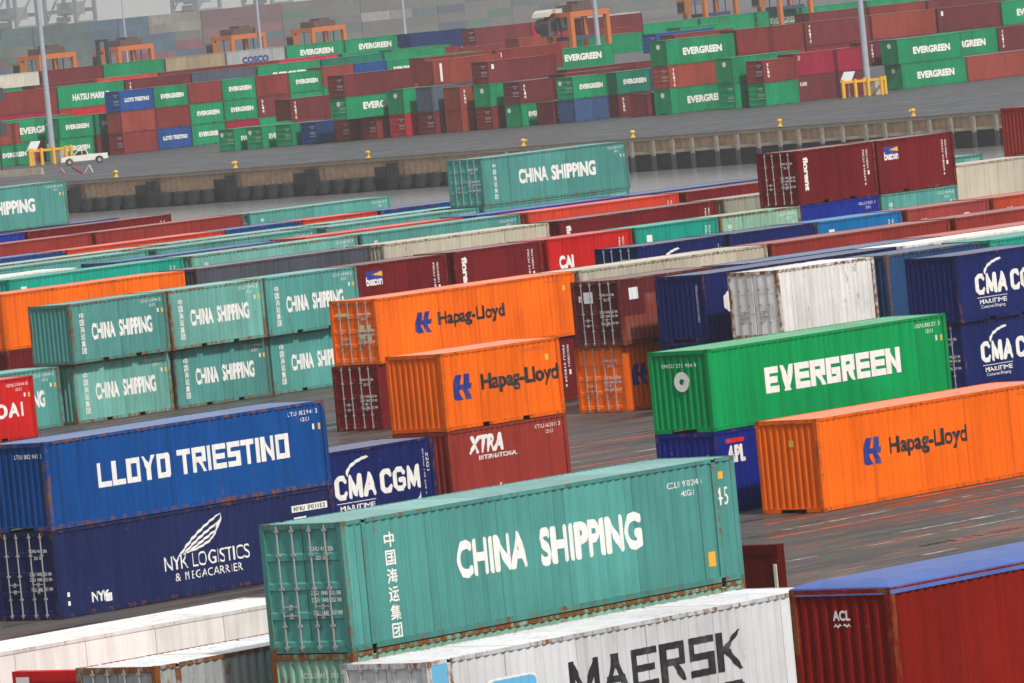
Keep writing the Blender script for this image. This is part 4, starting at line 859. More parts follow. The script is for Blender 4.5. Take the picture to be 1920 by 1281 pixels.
# open-top container under a blue tarpaulin
o = container(117.8, 93.6, 2.591, 40, 's', 'darkred', 'p', 'acl', 'dark red open-top container covered by a blue tarpaulin', 'n', roof=False)
container(117.8, 93.6, 0, 40, 's', 'brick', 'p', '-', 'brick red container beneath the one with the blue tarpaulin', 'n')
bm = bmesh.new(); nx, ny = 120, 24; l = LEN[40]
def tz(x, y):
    e = min(x-.06, l-.06-x, y-.05, WID-.05-y); return 2.591+.02+.13*min(1, max(0, e)/.5)**.6+.012*math.sin(x*4.1)*math.sin(y*3.3)
g_ = [[bm.verts.new((.02+(l-.04)*i/nx, .01+(WID-.02)*j/ny, tz(.02+(l-.04)*i/nx, .01+(WID-.02)*j/ny))) for j in range(ny+1)] for i in range(nx+1)]
for i in range(nx):
    for j in range(ny): bm.faces.new((g_[i][j], g_[i+1][j], g_[i+1][j+1], g_[i][j+1]))
# scalloped skirt
for e in ([g_[i][0] for i in range(nx+1)], [g_[0][j] for j in range(ny+1)]):
    pv = None
    for k, vt in enumerate(e):
        out = Vector((0, -.02, 0)) if e is not None and abs(vt.co.y-.01) < 1e-4 and e[0] is g_[0][0] and len(e) > 30 else Vector((-.02, 0, 0))
        nv = bm.verts.new(vt.co+out+Vector((0, 0, -.15 if k % 2 else -.142)))
        if pv: bm.faces.new((e[k-1], vt, nv, pv))
        pv = nv
link('tarpaulin', done(bm, 'tarpaulin'), TARP, o)
# folding flat rack standing behind it
def flat_rack(label, u, v, dr):
    o = thing('flat_rack', label, 'flat rack', P(u, v), TH)
    bm = bmesh.new(); add_box(bm, 0, 6.058, 0, WID, .15, .5); link('platform', done(bm, 'platform'), EDGE, o, dr)
    x0, x1 = .02, .30; bm = bmesh.new()
    for y0, y1 in ((0, .24), (WID-.24, WID)): add_box(bm, x0, x1, y0, y1, .5, 2.59)
    add_box(bm, x0, x1, .24, WID-.24, 2.35, 2.585); add_box(bm, x0+.03, x1-.10, .24, WID-.24, .5, 2.35); w_ = link('end_wall', done(bm, 'end_wall'), EDGE, o, dr)
    bm = bmesh.new(); add_box(bm, x0-.05, x0, .05, .13, 1.15, 2.1); link('latch', done(bm, 'latch'), OBJ, w_, (.6, .56, .5, 1))
    bm = bmesh.new(); add_box(bm, x0-.06, x0-.002, .3, .42, 1.2, 1.5); link('latch', done(bm, 'latch'), OBJ, w_, (.6, .56, .5, 1))
    put_end(w_, PM('sq', sq), .12, 2.16, .42, .30, WH, 'sticker', x0-.01)
    for x in (.3, 3, 5.7):
        bm = bmesh.new(); add_box(bm, x-.15, x+.15, .2, WID-.2, .004, .15); link('foot', done(bm, 'foot'), EDGE, o, dr)
flat_rack('dark red flat rack with its end wall up, behind the blue tarpaulin', 154.1, 125.9, (.085, .006, .005, .25))
flat_rack('bright red flat rack end wall between the white and the rust-stained containers', 129.5, 126.2, COL['red'])
# ------------------------------------------------------------------ ground, water, decks (sheets laid out along u and v)
def asphalt(name, base, streak, stain):
    m, t, b = mat(name)
    ge = t.nodes.new('ShaderNodeNewGeometry'); mp = N(t, 'ShaderNodeMapping'); mp.inputs['Rotation'].default_value = (0, 0, -TH); t.links.new(ge.outputs['Position'], mp.inputs['Vector'])
    vec = mp.outputs[0]
    c = mixc(t, ramp(t, noise(t, stretched(t, vec, (.10, .9, 1)), 1, 6, .65), .3, .7), tuple(x*.5 for x in base), tuple(x*1.45 for x in base))
    c = mixc(t, mul(t, ramp(t, noise(t, stretched(t, vec, (.22, 2.2, 1)), 1.0, 5, .7), .60, .70), streak), c, (.26, .25, .23))
    c = mixc(t, mul(t, ramp(t, noise(t, stretched(t, vec, (.14, 1.1, 1)), .8, 4, .7), .47, .62), .82), c, (.020, .017, .015))
    c = mixc(t, mul(t, ramp(t, noise(t, stretched(t, vec, (.16, 1.4, 1)), 1.3, 5, .7), .575, .64), stain), c, (.34, .06, .018))
    c = mixc(t, mul(t, ramp(t, noise(t, vec, 6, 3), .4, .7), .25), c, (.03, .03, .03))
    t.links.new(c, b.inputs['Base Color']); wet = ramp(t, noise(t, stretched(t, vec, (.14, 1.1, 1)), .8, 4, .7), .47, .62); t.links.new(mul(t, mul(t, wet, -.60), .82, 'ADD'), b.inputs['Roughness'])
    bp = N(t, 'ShaderNodeBump', i_Strength=.4, i_Distance=.03); t.links.new(noise(t, vec, 5, 4), bp.inputs['Height']); t.links.new(bp.outputs[0], b.inputs['Normal'])
    return m
def quad(bm, u0, u1, v0, v1, z): bm.faces.new([bm.verts.new(P(*q, z)) for q in ((u0, v0), (u1, v0), (u1, v1), (u0, v1))])
bm = bmesh.new(); quad(bm, 10, 398, -40, 420, 0); struct('yard_ground', bm, asphalt('yard asphalt', (.080, .072, .067), .8, .8))
bm = bmesh.new(); bm.faces.new([bm.verts.new(q) for q in (tuple(P(609.5, -635)), (880, 4250, 0), (-880, 4250, 0), tuple(P(609.5, 1695)))]); struct('quay_ground', bm, asphalt('quay asphalt', (.066, .068, .075), .25, .0))
m, t, b = mat('harbour water'); b.inputs['Base Color'].default_value = (.22, .225, .225, 1); b.inputs['Roughness'].default_value = .12
ge = t.nodes.new('ShaderNodeNewGeometry'); bp = N(t, 'ShaderNodeBump', i_Strength=.35, i_Distance=.25); t.links.new(noise(t, ge.outputs['Position'], .9, 5), bp.inputs['Height']); t.links.new(bp.outputs[0], b.inputs['Normal'])
bm = bmesh.new(); quad(bm, 398.5, 612, -300, 1200, -3.4); struct('water', bm, m)
# painted lines on the yard: each a run of worn dashes
LM = {}
def linemat(col, keep):
    m, t, b = mat('worn line paint')
    ge = t.nodes.new('ShaderNodeNewGeometry'); t.links.new(mixc(t, ramp(t, noise(t, ge.outputs['Position'], 1.1, 5, .7), keep, keep+.18), col, (.055, .052, .05)), b.inputs['Base Color']); b.inputs['Roughness'].default_value = .7
    return m
OR_ = linemat((.50, .075, .02), .47); WHT = linemat((.42, .41, .38), .40)
def dashes(name, vv, u0, u1, w, m, gaps=.25, z=.004):
    bm = bmesh.new(); u = u0
    while u < u1:
        n = random.uniform(1.2, 6)
        if random.random() > gaps: quad(bm, u, min(u+n, u1), vv-w/2+random.uniform(-.06, .06), vv+w/2, z)
        u += n
    struct(name, bm, m)
for vv, u0, u1 in ((153.55, 187.5, 215), (149.7, 183, 212), (141.05, 180.5, 214), (136.9, 168, 205), (133.4, 160, 205), (185.8, 214, 236), (189.3, 218, 236), (181.5, 206, 232), (165.8, 150, 200), (169.9, 150, 232)): dashes('yard_line', vv, u0, u1, .32, OR_, .05)
for vv, u0, u1 in ((145.2, 172, 190), (143.4, 172, 212), (157.2, 150, 188), (139.0, 176, 200), (183.6, 205, 232), (147.6, 190, 212), (151.3, 180, 205)): dashes('yard_line', vv, u0, u1, .22, WHT, .5)
bm = bmesh.new()
for k in range(16):
    u = 179.2+k*.42
    if random.random() < .85: quad(bm, u, u+random.uniform(.12, .26), 140.86, 141.22, .008)
struct('yard_marking', bm, DARK)
bm = bmesh.new()
for k in range(34):
    u0 = 640+k*0.0; vv = 470+k*3.9
    a = P(662, vv, .004); d = (AX*1.6+WX*-1.2)
    n = Vector((-d.y, d.x, 0)).normalized()*.13
    bm.faces.new([bm.verts.new(p) for p in (a-n, a+d*2.2-n, a+d*2.2+n, a+n)])
struct('quay_marking', bm, WHT)
bm = bmesh.new(); quad(bm, 672, 672.35, 440, 560, .004); quad(bm, 672, 672.35, 590, 600, .004); quad(bm, 668, 668.3, 596, 650, .004); struct('quay_marking', bm, WHT)
# our own quay edge, hidden below the rows
bm = bmesh.new(); add_box(bm, 396, 398.4, -40, 420, -5, -.004); o = tag(link('near_quay_wall', done(bm, 'near_quay_wall'), plain('concrete', (.22, .21, .19), .85, 0, .3, 1.5, .3)), 'grey concrete edge of the near yard above the water', 'quay wall'); o.rotation_euler = (0, 0, TH)
CONC = plain('weathered concrete', (.34, .29, .23), .85, 0, .45, 1.2, .4); RUSTW = plain('rusty sheet piling', (.52, .35, .22), .8, 0, .6, 1.5, .4)
PILE = plain('bleached pile', (.24, .22, .19), .8, 0, .6, 2); WETP = plain('wet pile', (.05, .05, .055), .5, 0, .4, 2)
# ------------------------------------------------------------------ the far quay wall
QW = thing('quay_wall', 'far quay wall of rusty piling with concrete posts above the water', 'quay wall', P(610, 480), TH)   # local x = u, y = v
bm = bmesh.new(); add_box(bm, -.30, .35, -60, 190, -.36, -.006); link('cap_beam', done(bm, 'cap_beam'), CONC, QW)
bm = bmesh.new(); ys = [-60+k*.42 for k in range(int(250/.42))]; z0, z1 = -5, -.36
A_ = [bm.verts.new((.12+(.22 if k % 2 else 0), y, z0)) for k, y in enumerate(ys)]; B_ = [bm.verts.new((.12+(.22 if k % 2 else 0), y, z1)) for k, y in enumerate(ys)]
for k in range(len(ys)-1): bm.faces.new((A_[k], B_[k], B_[k+1], A_[k+1]))
link('sheet_piling', done(bm, 'sheet_piling'), RUSTW, QW)
bm = bmesh.new(); add_box(bm, -.12, .10, -60, 54, -5, -1.75); add_box(bm, -.02, .10, 54, 190, -5, -1.95); link('void_shade_wet_band', done(bm, 'void_shade_wet_band'), plain('void shade and wet piling', (.009, .010, .014), .8, 0, .5, 2), QW)  # near-black boxes: shade of the void painted in, wet lower piling beyond
bm = bmesh.new(); add_box(bm, -.30, -.12, -60, 54, -1.72, -1.42); link('waler', done(bm, 'waler'), CONC, QW)
for k in range(38):
    y = -52+k*2.7+random.uniform(-.3, .3)
    bm = bmesh.new(); add_beam(bm, (-.52, y, -1.9), (-.50, y, -.37), .30, .34); q = link('pile', done(bm, 'pile'), PILE, QW)
    bm = bmesh.new(); add_beam(bm, (-.54, y, -5), (-.52, y, -1.9), .34, .34); link('wet_sleeve', done(bm, 'wet_sleeve'), WETP, q)
# tyre fenders and dark rubbing panels along the timber stretch
def m_fender():
    bm = bmesh.new(); pr = [(.50, -1.05), (.62, -.98), (.66, -.7), (.64, -.1), (.66, .3), (.60, .44), (.44, .48), (.34, .44)]
    n = 14; rings = [[bm.verts.new((r*math.cos(2*math.pi*k/n), r*math.sin(2*math.pi*k/n), z)) for k in range(n)] for r, z in pr]
    for a, b in zip(rings, rings[1:]):
        for k in range(n): bm.faces.new((a[k], a[(k+1) % n], b[(k+1) % n], b[k]))
    bm.faces.new(rings[0][::-1]); bm.faces.new(rings[-1]); return done(bm, 'tyre_fender')
FM = m_fender(); k = 0; y = 55.5; cnt = 0; pan = 0
ORD = 'first second third fourth fifth sixth seventh eighth ninth tenth eleventh twelfth thirteenth fourteenth fifteenth sixteenth seventeenth eighteenth nineteenth twentieth twenty-first twenty-second twenty-third twenty-fourth twenty-fifth twenty-sixth twenty-seventh twenty-eighth twenty-ninth thirtieth'.split()
while y < 124:
    if k % 5 == 4:
        for dy, z0, z1 in ((0, -3.9, -.62), (1.6, -2.05, -.95)):
            bm = bmesh.new(); add_box(bm, -.75, -.40, -.72, .72, z0, z1)
            for zz in (z0+.5, z1-.5): add_box(bm, -.80, -.75, -.6, .6, zz-.06, zz+.06)
            q = tag(link('fender_panel', done(bm, 'fender_panel'), TYRE, None), f'{"tall" if dy == 0 else "short"} black rubbing panel, {ORD[pan]} of its kind from the concrete posts', 'fender panel', 'rubbing panels on the far quay wall'); q.location = P(610, 480+y+dy); q.rotation_euler = (0, 0, TH)
        y += 3.1; pan += 1
    else:
        q = tag(link('tyre_fender', FM, TYRE), f'black tyre drum fender, {ORD[cnt]} along the rusty wall from the concrete posts', 'fender', 'tyre drum fenders on the far quay wall'); q.location = P(609.15, 480+y, -2.35); q.rotation_euler = (0, 0, random.uniform(0, 6)); q.scale = (1, 1, random.uniform(.9, 1.08))
        y += 2.05; cnt += 1
    k += 1
# bollards
def m_boll():
    bm = bmesh.new(); pr = [(.42, 0), (.40, .06), (.24, .14), (.22, .42), (.34, .52), (.38, .66), (.30, .80), (.12, .86)]; n = 14
    rings = [[bm.verts.new((r*math.cos(2*math.pi*k/n), r*math.sin(2*math.pi*k/n), z)) for k in range(n)] for r, z in pr]
    for a, b in zip(rings, rings[1:]):
        for k in range(n): bm.faces.new((a[k], a[(k+1) % n], b[(k+1) % n], b[k]))
    bm.faces.new(rings[0][::-1]); bm.faces.new(rings[-1]); add_box(bm, -.14, .62, -.13, .13, .55, .78); return done(bm, 'mooring_bollard')
BM = m_boll()
for k, vv in enumerate((585.7, 568.4, 549.7, 528.5, 514.0, 495.0, 478.3)):
    q = tag(link('mooring_bollard', BM, OBJ, None, (.78, .43, .02, .1)), f'yellow mooring bollard, {ORD[k]} along the quay edge from the white pickup', 'bollard', 'yellow bollards along the far quay edge'); q.location = P(612.6, vv, 0); q.scale = (.68, .68, .85); q.rotation_euler = (0, 0, TH+R(90+k*70))
# ------------------------------------------------------------------ light masts, each ringed by a yellow rail with a solar board
def mast(u, v, hgt, r, label, lamps=True):
    o = thing('light_mast', label, 'light mast', P(u, v), TH, 'light masts of the far terminal')
    bm = bmesh.new(); add_bar(bm, (0, 0, .0), (0, 0, hgt), r, 10, r*.45); link('pole', done(bm, 'pole'), plain('pale steel', (.34, .38, .44), .5) if 'pale steel' not in bpy.data.materials else bpy.data.materials['pale steel'], o)
    bm = bmesh.new(); add_bar(bm, (0, 0, hgt), (0, 0, hgt+.3), 1.1, 10); link('lamp_ring', done(bm, 'lamp_ring'), GALV, o); return o
def rail(u, v, label):
    o = thing('guard_rail', label, 'guard rail', P(u, v), 0, 'yellow guard rails round the mast feet'); yl = (.80, .42, .01, .1)
    bm = bmesh.new()
    pts = [(-2.35, -1.2), (-.95, -1.2), (.5, -1.2), (2.0, -1.2), (2.5, .9), (.2, 1.3), (-2.2, 1.1)]
    for p in pts:
        b2 = bmesh.new(); add_bar(b2, (*p, 0), (*p, 2.05), .2, 10); link('post', done(b2, 'post'), OBJ, o, yl)
    for a, b in zip(pts, pts[1:]+pts[:1]): add_beam(bm, (*a, 1.75), (*b, 1.75), .14, .26)
    link('bar', done(bm, 'bar'), OBJ, o, yl)
def solar(u, v, label):
    o = thing('solar_board', label, 'solar board', P(u, v), R(20), 'solar boards at the mast feet')
    bm = bmesh.new(); add_bar(bm, (0, 0, 0), (0, 0, 2.2), .09); link('stand', done(bm, 'stand'), GALV, o)
    bm = bmesh.new(); add_beam(bm, (-.45, -.25, 1.75), (.35, .25, 2.85), 1.5, .08); link('panel', done(bm, 'panel'), OBJ, o, (.70, .73, .78, .1))
def cabinet(u, v, label):
    o = thing('switch_cabinet', label, 'cabinet', P(u, v), TH, 'switch cabinets at the mast feet')
    bm = bmesh.new(); add_box(bm, -.5, .5, -.7, .7, .1, 1.6); link('body', done(bm, 'body'), OBJ, o, (.45, .40, .33, .2))
    bm = bmesh.new(); add_box(bm, -.55, .55, -.75, .75, .004, .1); add_box(bm, -.56, .56, -.76, .76, 1.6, 1.68); link('plinth', done(bm, 'plinth'), CONC, o)
def foot(q, who, tall):
    mast(*q[0], tall, .40, f'thick pale light mast rising behind the yellow rail {who}'); rail(*q[1], f'yellow tubular guard rail at the mast foot {who}')
    solar(*q[2], f'tilted white solar board beside the yellow rail {who}'); cabinet(*q[3], f'beige switch cabinet inside the yellow rail {who}')
foot(((691.3, 671.1), (688.2, 668.5), (688.4, 671.3), (689.6, 668.4)), 'next to the white pickup', 34); foot(((708.8, 559.5), (706.1, 558.0), (706.6, 560.5), (707.6, 557.8)), 'before the crimson container', 34)
mast(883.7, 812.4, 36, .28, 'slender hazy light mast above the pale grey container'); mast(860.6, 762.8, 36, .28, 'slender hazy light mast by the navy container top'); mast(764.1, 645.3, 34, .36, 'pale light mast standing in front of the big white-topped carrier')
mast(1378, 1310, 38, .28, 'faint light mast amid the misty far stacks')
# a thin pole with lamp boxes at the edge of the view
o = thing('signal_pole', 'thin dark pole with two dark lamp boxes at the quay corner', 'signal pole', P(646.6, 635.9), TH)
bm = bmesh.new(); add_bar(bm, (0, 0, 0), (0, 0, 18), .09); link('pole', done(bm, 'pole'), SEAL, o)
for zz in (4.6, 8.6):
    bm = bmesh.new(); add_box(bm, -.5, .5, -.9, .3, zz, zz+1.5); add_bar(bm, (-.3, -.3, zz+1.5), (-.3, -.3, zz+1.9), .4); link('lamp_box', done(bm, 'lamp_box'), plain('dark casing', (.05, .05, .06), .6) if 'dark casing' not in bpy.data.materials else bpy.data.materials['dark casing'], o)
o = thing('barrier', 'low grey precast barrier wall on the quay beside the pickup', 'barrier', P(645, 630), TH)
bm = bmesh.new()
for k in range(12): add_prism(bm, [(-.3, 0), (.3, 0), (.12, .8), (-.12, .8)], -2+k*1.7, -.35+k*1.7)
link('wall', done(bm, 'wall'), CONC, o)
o = thing('road_barrier', 'tipped red and pink road barrier boards lying on the quay', 'road barrier', P(635.3, 613.7), TH)
bm = bmesh.new(); add_beam(bm, (0, -1.2, .05), (.5, .8, .8), .1, .28); link('board', done(bm, 'board'), OBJ, o, (.45, .03, .05, .1))
bm = bmesh.new(); add_beam(bm, (0, 1.5, .05), (.3, 2.4, .7), .1, .4); link('board', done(bm, 'board'), OBJ, o, (.55, .22, .25, .1))
bm = bmesh.new(); add_beam(bm, (.2, -2.6, .05), (.4, -2.0, .9), .12, .12); add_beam(bm, (.4, -2.0, .9), (.1, -1.5, .05), .12, .12); link('trestle', done(bm, 'trestle'), OBJ, o, (.45, .45, .45, .3))
# ------------------------------------------------------------------ white pickup (nose along -x)
o = thing('pickup_truck', 'white pickup truck with open bed parked by the yellow rail', 'pickup', P(675.7, 650.9), R(5))
wp = (.80, .77, .74, .05)
bm = bmesh.new(); S_ = [(-2.75, .45), (-2.75, .85), (-2.6, .98), (-1.35, 1.08), (-.70, 1.70), (.28, 1.73), (.52, 1.14), (2.75, 1.12), (2.75, .50), (2.25, .45), (2.1, .75), (1.75, .88), (1.35, .75), (1.2, .42), (-1.25, .42), (-1.4, .75), (-1.75, .88), (-2.15, .75), (-2.3, .45)]
add_prism(bm, S_, -.93, .93); link('body', done(bm, 'body'), OBJ, o, wp)
bm = bmesh.new(); add_box(bm, .62, 2.68, -.80, .80, .95, 1.135); link('bed', done(bm, 'bed'), SEAL, o)
for s in (-1, 1):
    bm = bmesh.new(); y = s*.934; add_prism(bm, [(-1.16, 1.12), (-.66, 1.60), (-.28, 1.62), (-.28, 1.12)], min(y, y+s*.01), max(y, y+s*.01)); add_prism(bm, [(-.20, 1.12), (-.20, 1.62), (.20, 1.63), (.36, 1.16)], min(y, y+s*.01), max(y, y+s*.01)); link('window', done(bm, 'window'), GLASS, o)
bm = bmesh.new(); add_prism(bm, [(-1.34, 1.10), (-.63, 1.71), (-.66, 1.73), (-1.38, 1.12)], -.80, .80); link('windscreen', done(bm, 'windscreen'), GLASS, o)
for x in (-1.78, 1.73):
    for s in (-1, 1):
        bm = bmesh.new(); add_bar(bm, (x, s*.70, .38), (x, s*.95, .38), .38, 18); w_ = link('wheel', done(bm, 'wheel'), TYRE, o)
        bm = bmesh.new(); add_bar(bm, (x, s*.95, .38), (x, s*.965, .38), .22, 14); link('rim', done(bm, 'rim'), GALV, w_)
for s in (-1, 1):
    bm = bmesh.new(); add_box(bm, -2.77, -2.74, s*.72-.16, s*.72+.16, .72, .88); link('headlight', done(bm, 'headlight'), GALV, o)
bm = bmesh.new(); add_box(bm, -2.83, -2.75, -.9, .9, .42, .58); add_box(bm, 2.75, 2.85, -.9, .9, .45, .62); link('bumper', done(bm, 'bumper'), GALV, o)
bm = bmesh.new(); add_box(bm, -.05, .08, -.6, .6, 1.735, 1.84); link('light_bar', done(bm, 'light_bar'), OBJ, o, (.12, .03, .02, .1))
# ------------------------------------------------------------------ straddle carriers (frame along x, legs astride y)
OC = (.55, .15, .025, .45)
def carrier(u, v, rz, label, hgt=12.3, big=False, white=False, zs=1.0):
    o = thing('straddle_carrier', label, 'straddle carrier', P(u, v), TH+R(rz), 'orange straddle carriers of the far terminal'); hl, hw = 3.5, 1.85
    for s in (-1, 1):
        bm = bmesh.new(); add_box(bm, -hl-.8, hl+.8, s*hw-.35, s*hw+.35, .9, 1.7); add_box(bm, -hl-.3, hl+.3, s*hw-.3, s*hw+.3, hgt-.7, hgt); link('side_beam', done(bm, 'side_beam'), OBJ, o, OC)
        for x in (-hl, hl):
            bm = bmesh.new(); add_box(bm, x-.34, x+.34, s*hw-.28, s*hw+.28, 1.7, hgt-.7); link('leg', done(bm, 'leg'), OBJ, o, OC)
        for x in (-hl-.3, -hl/3, hl/3, hl+.3):
            bm = bmesh.new(); add_bar(bm, (x, s*hw-.25, .75), (x, s*hw+.25, .75), .75, 14); link('wheel', done(bm, 'wheel'), TYRE, o)
    for x in (-hl, hl):
        bm = bmesh.new(); add_box(bm, x-.3, x+.3, -hw+.3, hw-.3, hgt-.62, hgt-.02); link('cross_beam', done(bm, 'cross_beam'), OBJ, o, OC)
    bm = bmesh.new(); add_box(bm, -hl*.7, hl*.7, -hw+.5, hw-.5, hgt+.02, hgt+.9); add_box(bm, -hl*.2, hl*.5, -hw+.9, hw-.9, hgt+.9, hgt+1.3); link('engine_deck', done(bm, 'engine_deck'), OBJ, o, (.10, .06, .05, .3))
    bm = bmesh.new(); add_box(bm, -3.0, 3.0, -1.2, 1.2, hgt-3.6, hgt-3.1)
    for x in (-2.2, 2.2):
        for y in (-1, 1): add_bar(bm, (x, y, hgt-3.1), (x, y, hgt-.6), .10, 6)
    link('spreader', done(bm, 'spreader'), OBJ, o, (.04, .06, .14, .2))
    bm = bmesh.new(); add_box(bm, -hl-1.9, -hl-.34, .3, hw-.1, hgt-2.9, hgt-.9); cb = link('cab', done(bm, 'cab'), OBJ, o, (.09, .07, .06, .1) if white else (.35, .12, .03, .1))
    bm = bmesh.new(); add_box(bm, -hl-1.95, -hl-1.9, .4, hw-.2, hgt-2.6, hgt-1.2); link('window', done(bm, 'window'), GLASS, cb)
    if white:
        bm = bmesh.new(); add_prism(bm, [(-hl-1.9, hgt-.35), (-hl-1.6, hgt+.20), (-hl-1.0, hgt+.5), (-hl+1.3, hgt+.55), (-hl+1.6, hgt+.1), (-hl+1.5, hgt-.1), (-hl-1.0, hgt+.02), (-hl-1.6, hgt-.35)], .3, hw+1.1); link('hood', done(bm, 'hood'), OBJ, o, (.58, .54, .45, .2))
        bm = bmesh.new(); add_bar(bm, (-hl-.6, .3, hgt-1.5), (-hl-.6, hw+1.1, hgt-1.5), .95, 14); add_box(bm, -hl+.4, -hl+1.8, .3, hw+1.0, hgt-2.3, hgt-.35); link('engine', done(bm, 'engine'), OBJ, o, (.06, .065, .075, .3))
    return o
carrier(826.7, 801.8, 0, 'orange straddle carrier, dimmest one, behind the pale mast near the pickup'); carrier(856.0, 814.0, 0, 'orange straddle carrier beside the dark lifting mast')
carrier(881.6, 814.9, 0, 'orange straddle carrier above the pale grey blue-lettered container'); carrier(889.6, 805.8, 0, 'orange straddle carrier before the misty beige stack')
carrier(770.2, 653.5, 0, 'big orange straddle carrier with white hood, before the crimson boxes', 12.0, True, True)
carrier(889.6, 729.6, 0, 'orange straddle carrier legs showing above the green row'); carrier(896.6, 721.5, 0, 'orange straddle carrier legs beside the second mast top')
# reach stacker with raised dark mast
o = thing('reach_stacker', 'dark container stacker with its tall mast raised among the carriers', 'stacker', P(846.5, 809.6), TH)
bm = bmesh.new()
for y in (-.9, .9): add_box(bm, -.25, .25, y-.2, y+.2, .6, 13.6)
for zz in (3, 6, 9, 13.3): add_box(bm, -.2, .2, -.7, .7, zz, zz+.3)
link('mast', done(bm, 'mast'), plain('dark machine paint', (.02, .04, .06), .5), o)
bm = bmesh.new(); add_box(bm, .3, 5.5, -1.3, 1.3, .8, 2.0); add_box(bm, 1.5, 3.2, -.8, .8, 2.0, 3.6); link('body', done(bm, 'body'), OBJ, o, OC)
for x in (.9, 4.6):
    for s in (-1, 1):
        bm = bmesh.new(); add_bar(bm, (x, s*1.0, .75), (x, s*1.45, .75), .75, 12); link('wheel', done(bm, 'wheel'), TYRE, o)
# ------------------------------------------------------------------ misty stacks and cranes in the distance
BC = {'p': (.20, .045, .07, .1), 'g': (.03, .12, .09, .1), 't': (.05, .10, .11, .1), 'b': (.03, .09, .16, .1), 'e': (.24, .22, .19, .1), 'n': (.03, .05, .12, .1), 's': (.11, .115, .11, .1), 'm': (.13, .03, .04, .1), 'w': (.34, .33, .31, .1)}
BN = {'p': 'purplish red', 'g': 'deep green', 't': 'dusky teal', 'b': 'greyed blue', 'e': 'beige', 'n': 'dull navy', 's': 'ashen', 'm': 'dull maroon', 'w': 'whitish'}
def m_block():
    bm = bmesh.new(); xs = [.02]+breaks(.02, LEN[40]-.02)[::2]+[LEN[40]-.02]
    a = [bm.verts.new((x, .02+prof(x), .01)) for x in xs]; b = [bm.verts.new((x, .02+prof(x), 2.58)) for x in xs]; c = [bm.verts.new((x, WID, 2.58)) for x in xs]; d = [bm.verts.new((x, WID, .01)) for x in xs]
    for k in range(len(xs)-1):
        for p, q in ((a, b), (b, c), (c, d), (d, a)): bm.faces.new((p[k], p[k+1], q[k+1], q[k]))
    for k in (0, -1): bm.faces.new((a[k], b[k], c[k], d[k]))
    return done(bm, 'shipping_container')
BL = m_block()
# colours by number, one list per stack, from the second tier up
PILES = [[4, 0, 0, 0], [8, 5, 0, 0], [7, 0, 1, 1], [5, 7, 2, 1], [2, 1, 6, 2, 2], [6, 2, 2, 2, 2], [6, 1, 2, 2, 2], [6, 7, 3, 3, 3], [7, 0, 3, 3, 3], [0, 3, 3, 4, 4], [3, 0, 6, 4, 4], [0, 3, 0, 7, 7], [3, 3, 7, 7, 7],
         [7, 3, 0, 7, 7], [1, 2, 6, 1, 6], [2, 1, 2, 6, 6], [6, 2, 6, 6, 6], [6, 6, 8, 6, 6], [6, 6, 4, 6, 6], [6, 6, 2, 6, 6], [5, 6, 5, 6, 6], [1, 6, 6, 5, 6], [6, 1, 6, 6, 6]]
mass = bmesh.new(); lay = mass.loops.layers.float_color.new('paint'); PILES += [[6, 6, 2, 6, 6], [6, 5, 6, 6, 6], [6, 6, 6, 2, 6], [2, 6, 6, 6, 1], [6, 6, 5, 6, 6], [6, 1, 6, 6, 6], [6, 6, 6, 6, 2], [5, 6, 6, 6, 6]]
for ci, cols in enumerate(PILES):
    u = 1510+12.7*ci+(1.2 if ci % 3 == 2 else 0); v = 1525+1.3*ci
    for k, n in enumerate(cols):
        ch = list(BC)[n]; c = shade(BC[ch], random.uniform(.85, 1.15)); c = tuple(a*.72+b*.28 for a, b in zip(c, (.17, .175, .175, .1)))  # blended towards grey: distance haze put into the paint
        if ci < 11:
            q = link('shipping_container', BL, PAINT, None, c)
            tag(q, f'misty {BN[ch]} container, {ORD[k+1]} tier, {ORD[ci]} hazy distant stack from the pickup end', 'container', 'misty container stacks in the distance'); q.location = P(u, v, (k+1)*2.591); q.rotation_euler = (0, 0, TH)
        else:
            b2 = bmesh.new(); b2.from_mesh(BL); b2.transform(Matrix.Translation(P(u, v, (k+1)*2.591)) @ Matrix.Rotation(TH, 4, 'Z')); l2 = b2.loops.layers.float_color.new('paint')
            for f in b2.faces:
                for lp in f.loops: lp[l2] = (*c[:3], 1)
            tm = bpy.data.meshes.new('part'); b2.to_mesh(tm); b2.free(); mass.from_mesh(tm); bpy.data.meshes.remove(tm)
MM, mt, mb = mat('haze-greyed container paint'); at_ = mt.nodes.new('ShaderNodeVertexColor'); at_.layer_name = 'paint'; gm = mt.nodes.new('ShaderNodeNewGeometry')
mt.links.new(mixc(mt, mul(mt, ramp(mt, noise(mt, gm.outputs['Position'], .6, 4), .4, .7), .4), at_.outputs[0], (.06, .06, .06)), mb.inputs['Base Color']); mb.inputs['Roughness'].default_value = .7
me = bpy.data.meshes.new('distant_stacks'); mass.to_mesh(me); mass.free(); tag(link('distant_stacks', me, MM), 'grey misty mass of container stacks behind the big white-hooded carrier', 'container stacks', None, 'stuff')
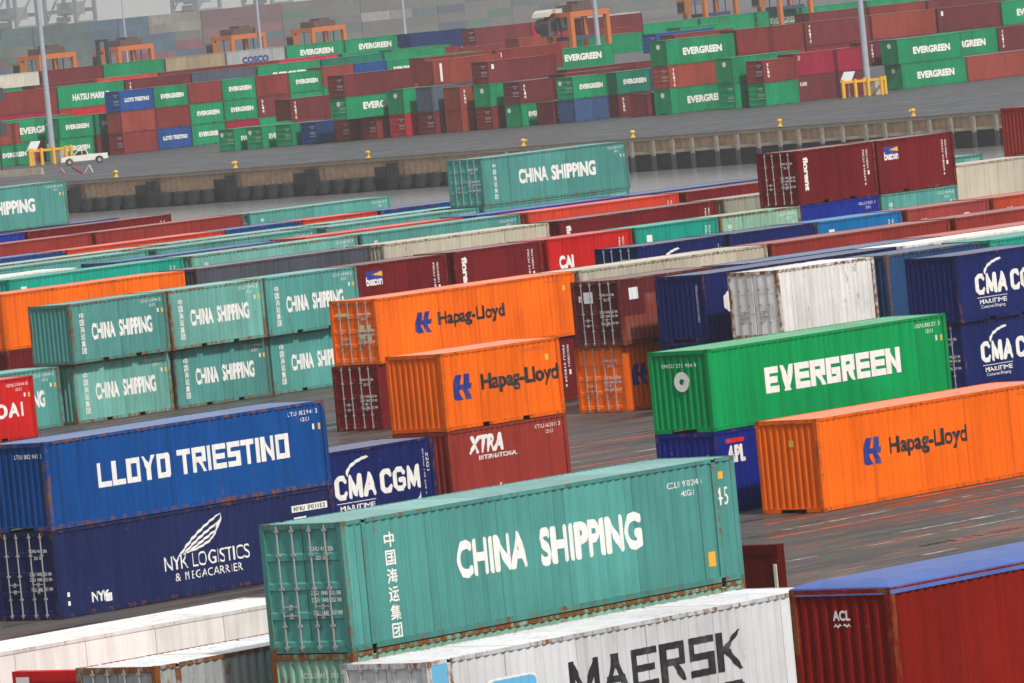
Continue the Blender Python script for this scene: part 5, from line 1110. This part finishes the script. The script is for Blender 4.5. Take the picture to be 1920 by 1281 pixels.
def crane(u, v, rz, label):
    o = thing('quay_crane', label, 'crane', P(u, v), TH+R(rz), 'grey ship cranes in the mist'); c = (.16, .19, .22, .1)
    for x in (-9, 9):
        for y in (-8, 8):
            bm = bmesh.new(); add_beam(bm, (x, y, .5), (x, y, 44), 1.5, 1.5); link('leg', done(bm, 'leg'), OBJ, o, c)
    for y in (-8, 8):
        bm = bmesh.new(); add_beam(bm, (-9, y, 14), (9, y, 14), 1.6, 2.2); add_beam(bm, (-9, y, 15), (9, y, 32), .8, .8); add_beam(bm, (-9, y, 34), (9, y, 34), 1.4, 1.8); link('portal_beam', done(bm, 'portal_beam'), OBJ, o, c)
    for x in (-9, 9):
        for zz in (20, 2, 44):
            bm = bmesh.new(); add_beam(bm, (x, -8, zz), (x, 8, zz), 1.4, 1.8); link('cross_beam', done(bm, 'cross_beam'), OBJ, o, c)
    bm = bmesh.new()
    for y in (-2.5, 2.5): add_beam(bm, (-30, y, 42), (52, y, 42), 1.2, 2.4)
    link('boom', done(bm, 'boom'), OBJ, o, c)
    bm = bmesh.new(); add_box(bm, -5, 7, -4, 4, 18, 24); add_box(bm, -8, -5.2, -3, 3, 15, 17.5); link('machine_house', done(bm, 'machine_house'), OBJ, o, (.22, .24, .25, .1))
for k, (u, v, rz) in enumerate(((2722, 2660, 10), (2668, 2570, 14), (2926, 2731, 5), (2839, 2603, 12))): crane(u, v, rz, f'grey ship crane in the mist, {ORD[k]} from the pickup end')
# ------------------------------------------------------------------ haze over the whole place
bm = bmesh.new(); add_box(bm, -900, 900, -60, 4300, -6, 62)
m = bpy.data.materials.new('haze air'); m.use_nodes = True; t = m.node_tree; t.nodes.clear()
pv = t.nodes.new('ShaderNodeVolumePrincipled'); pv.inputs['Color'].default_value = (.95, .95, .96, 1); pv.inputs['Density'].default_value = HAZE; pv.inputs['Anisotropy'].default_value = .2
om = t.nodes.new('ShaderNodeOutputMaterial'); t.links.new(pv.outputs[0], om.inputs['Volume'])
tag(link('haze', done(bm, 'haze'), m), kind='stuff')
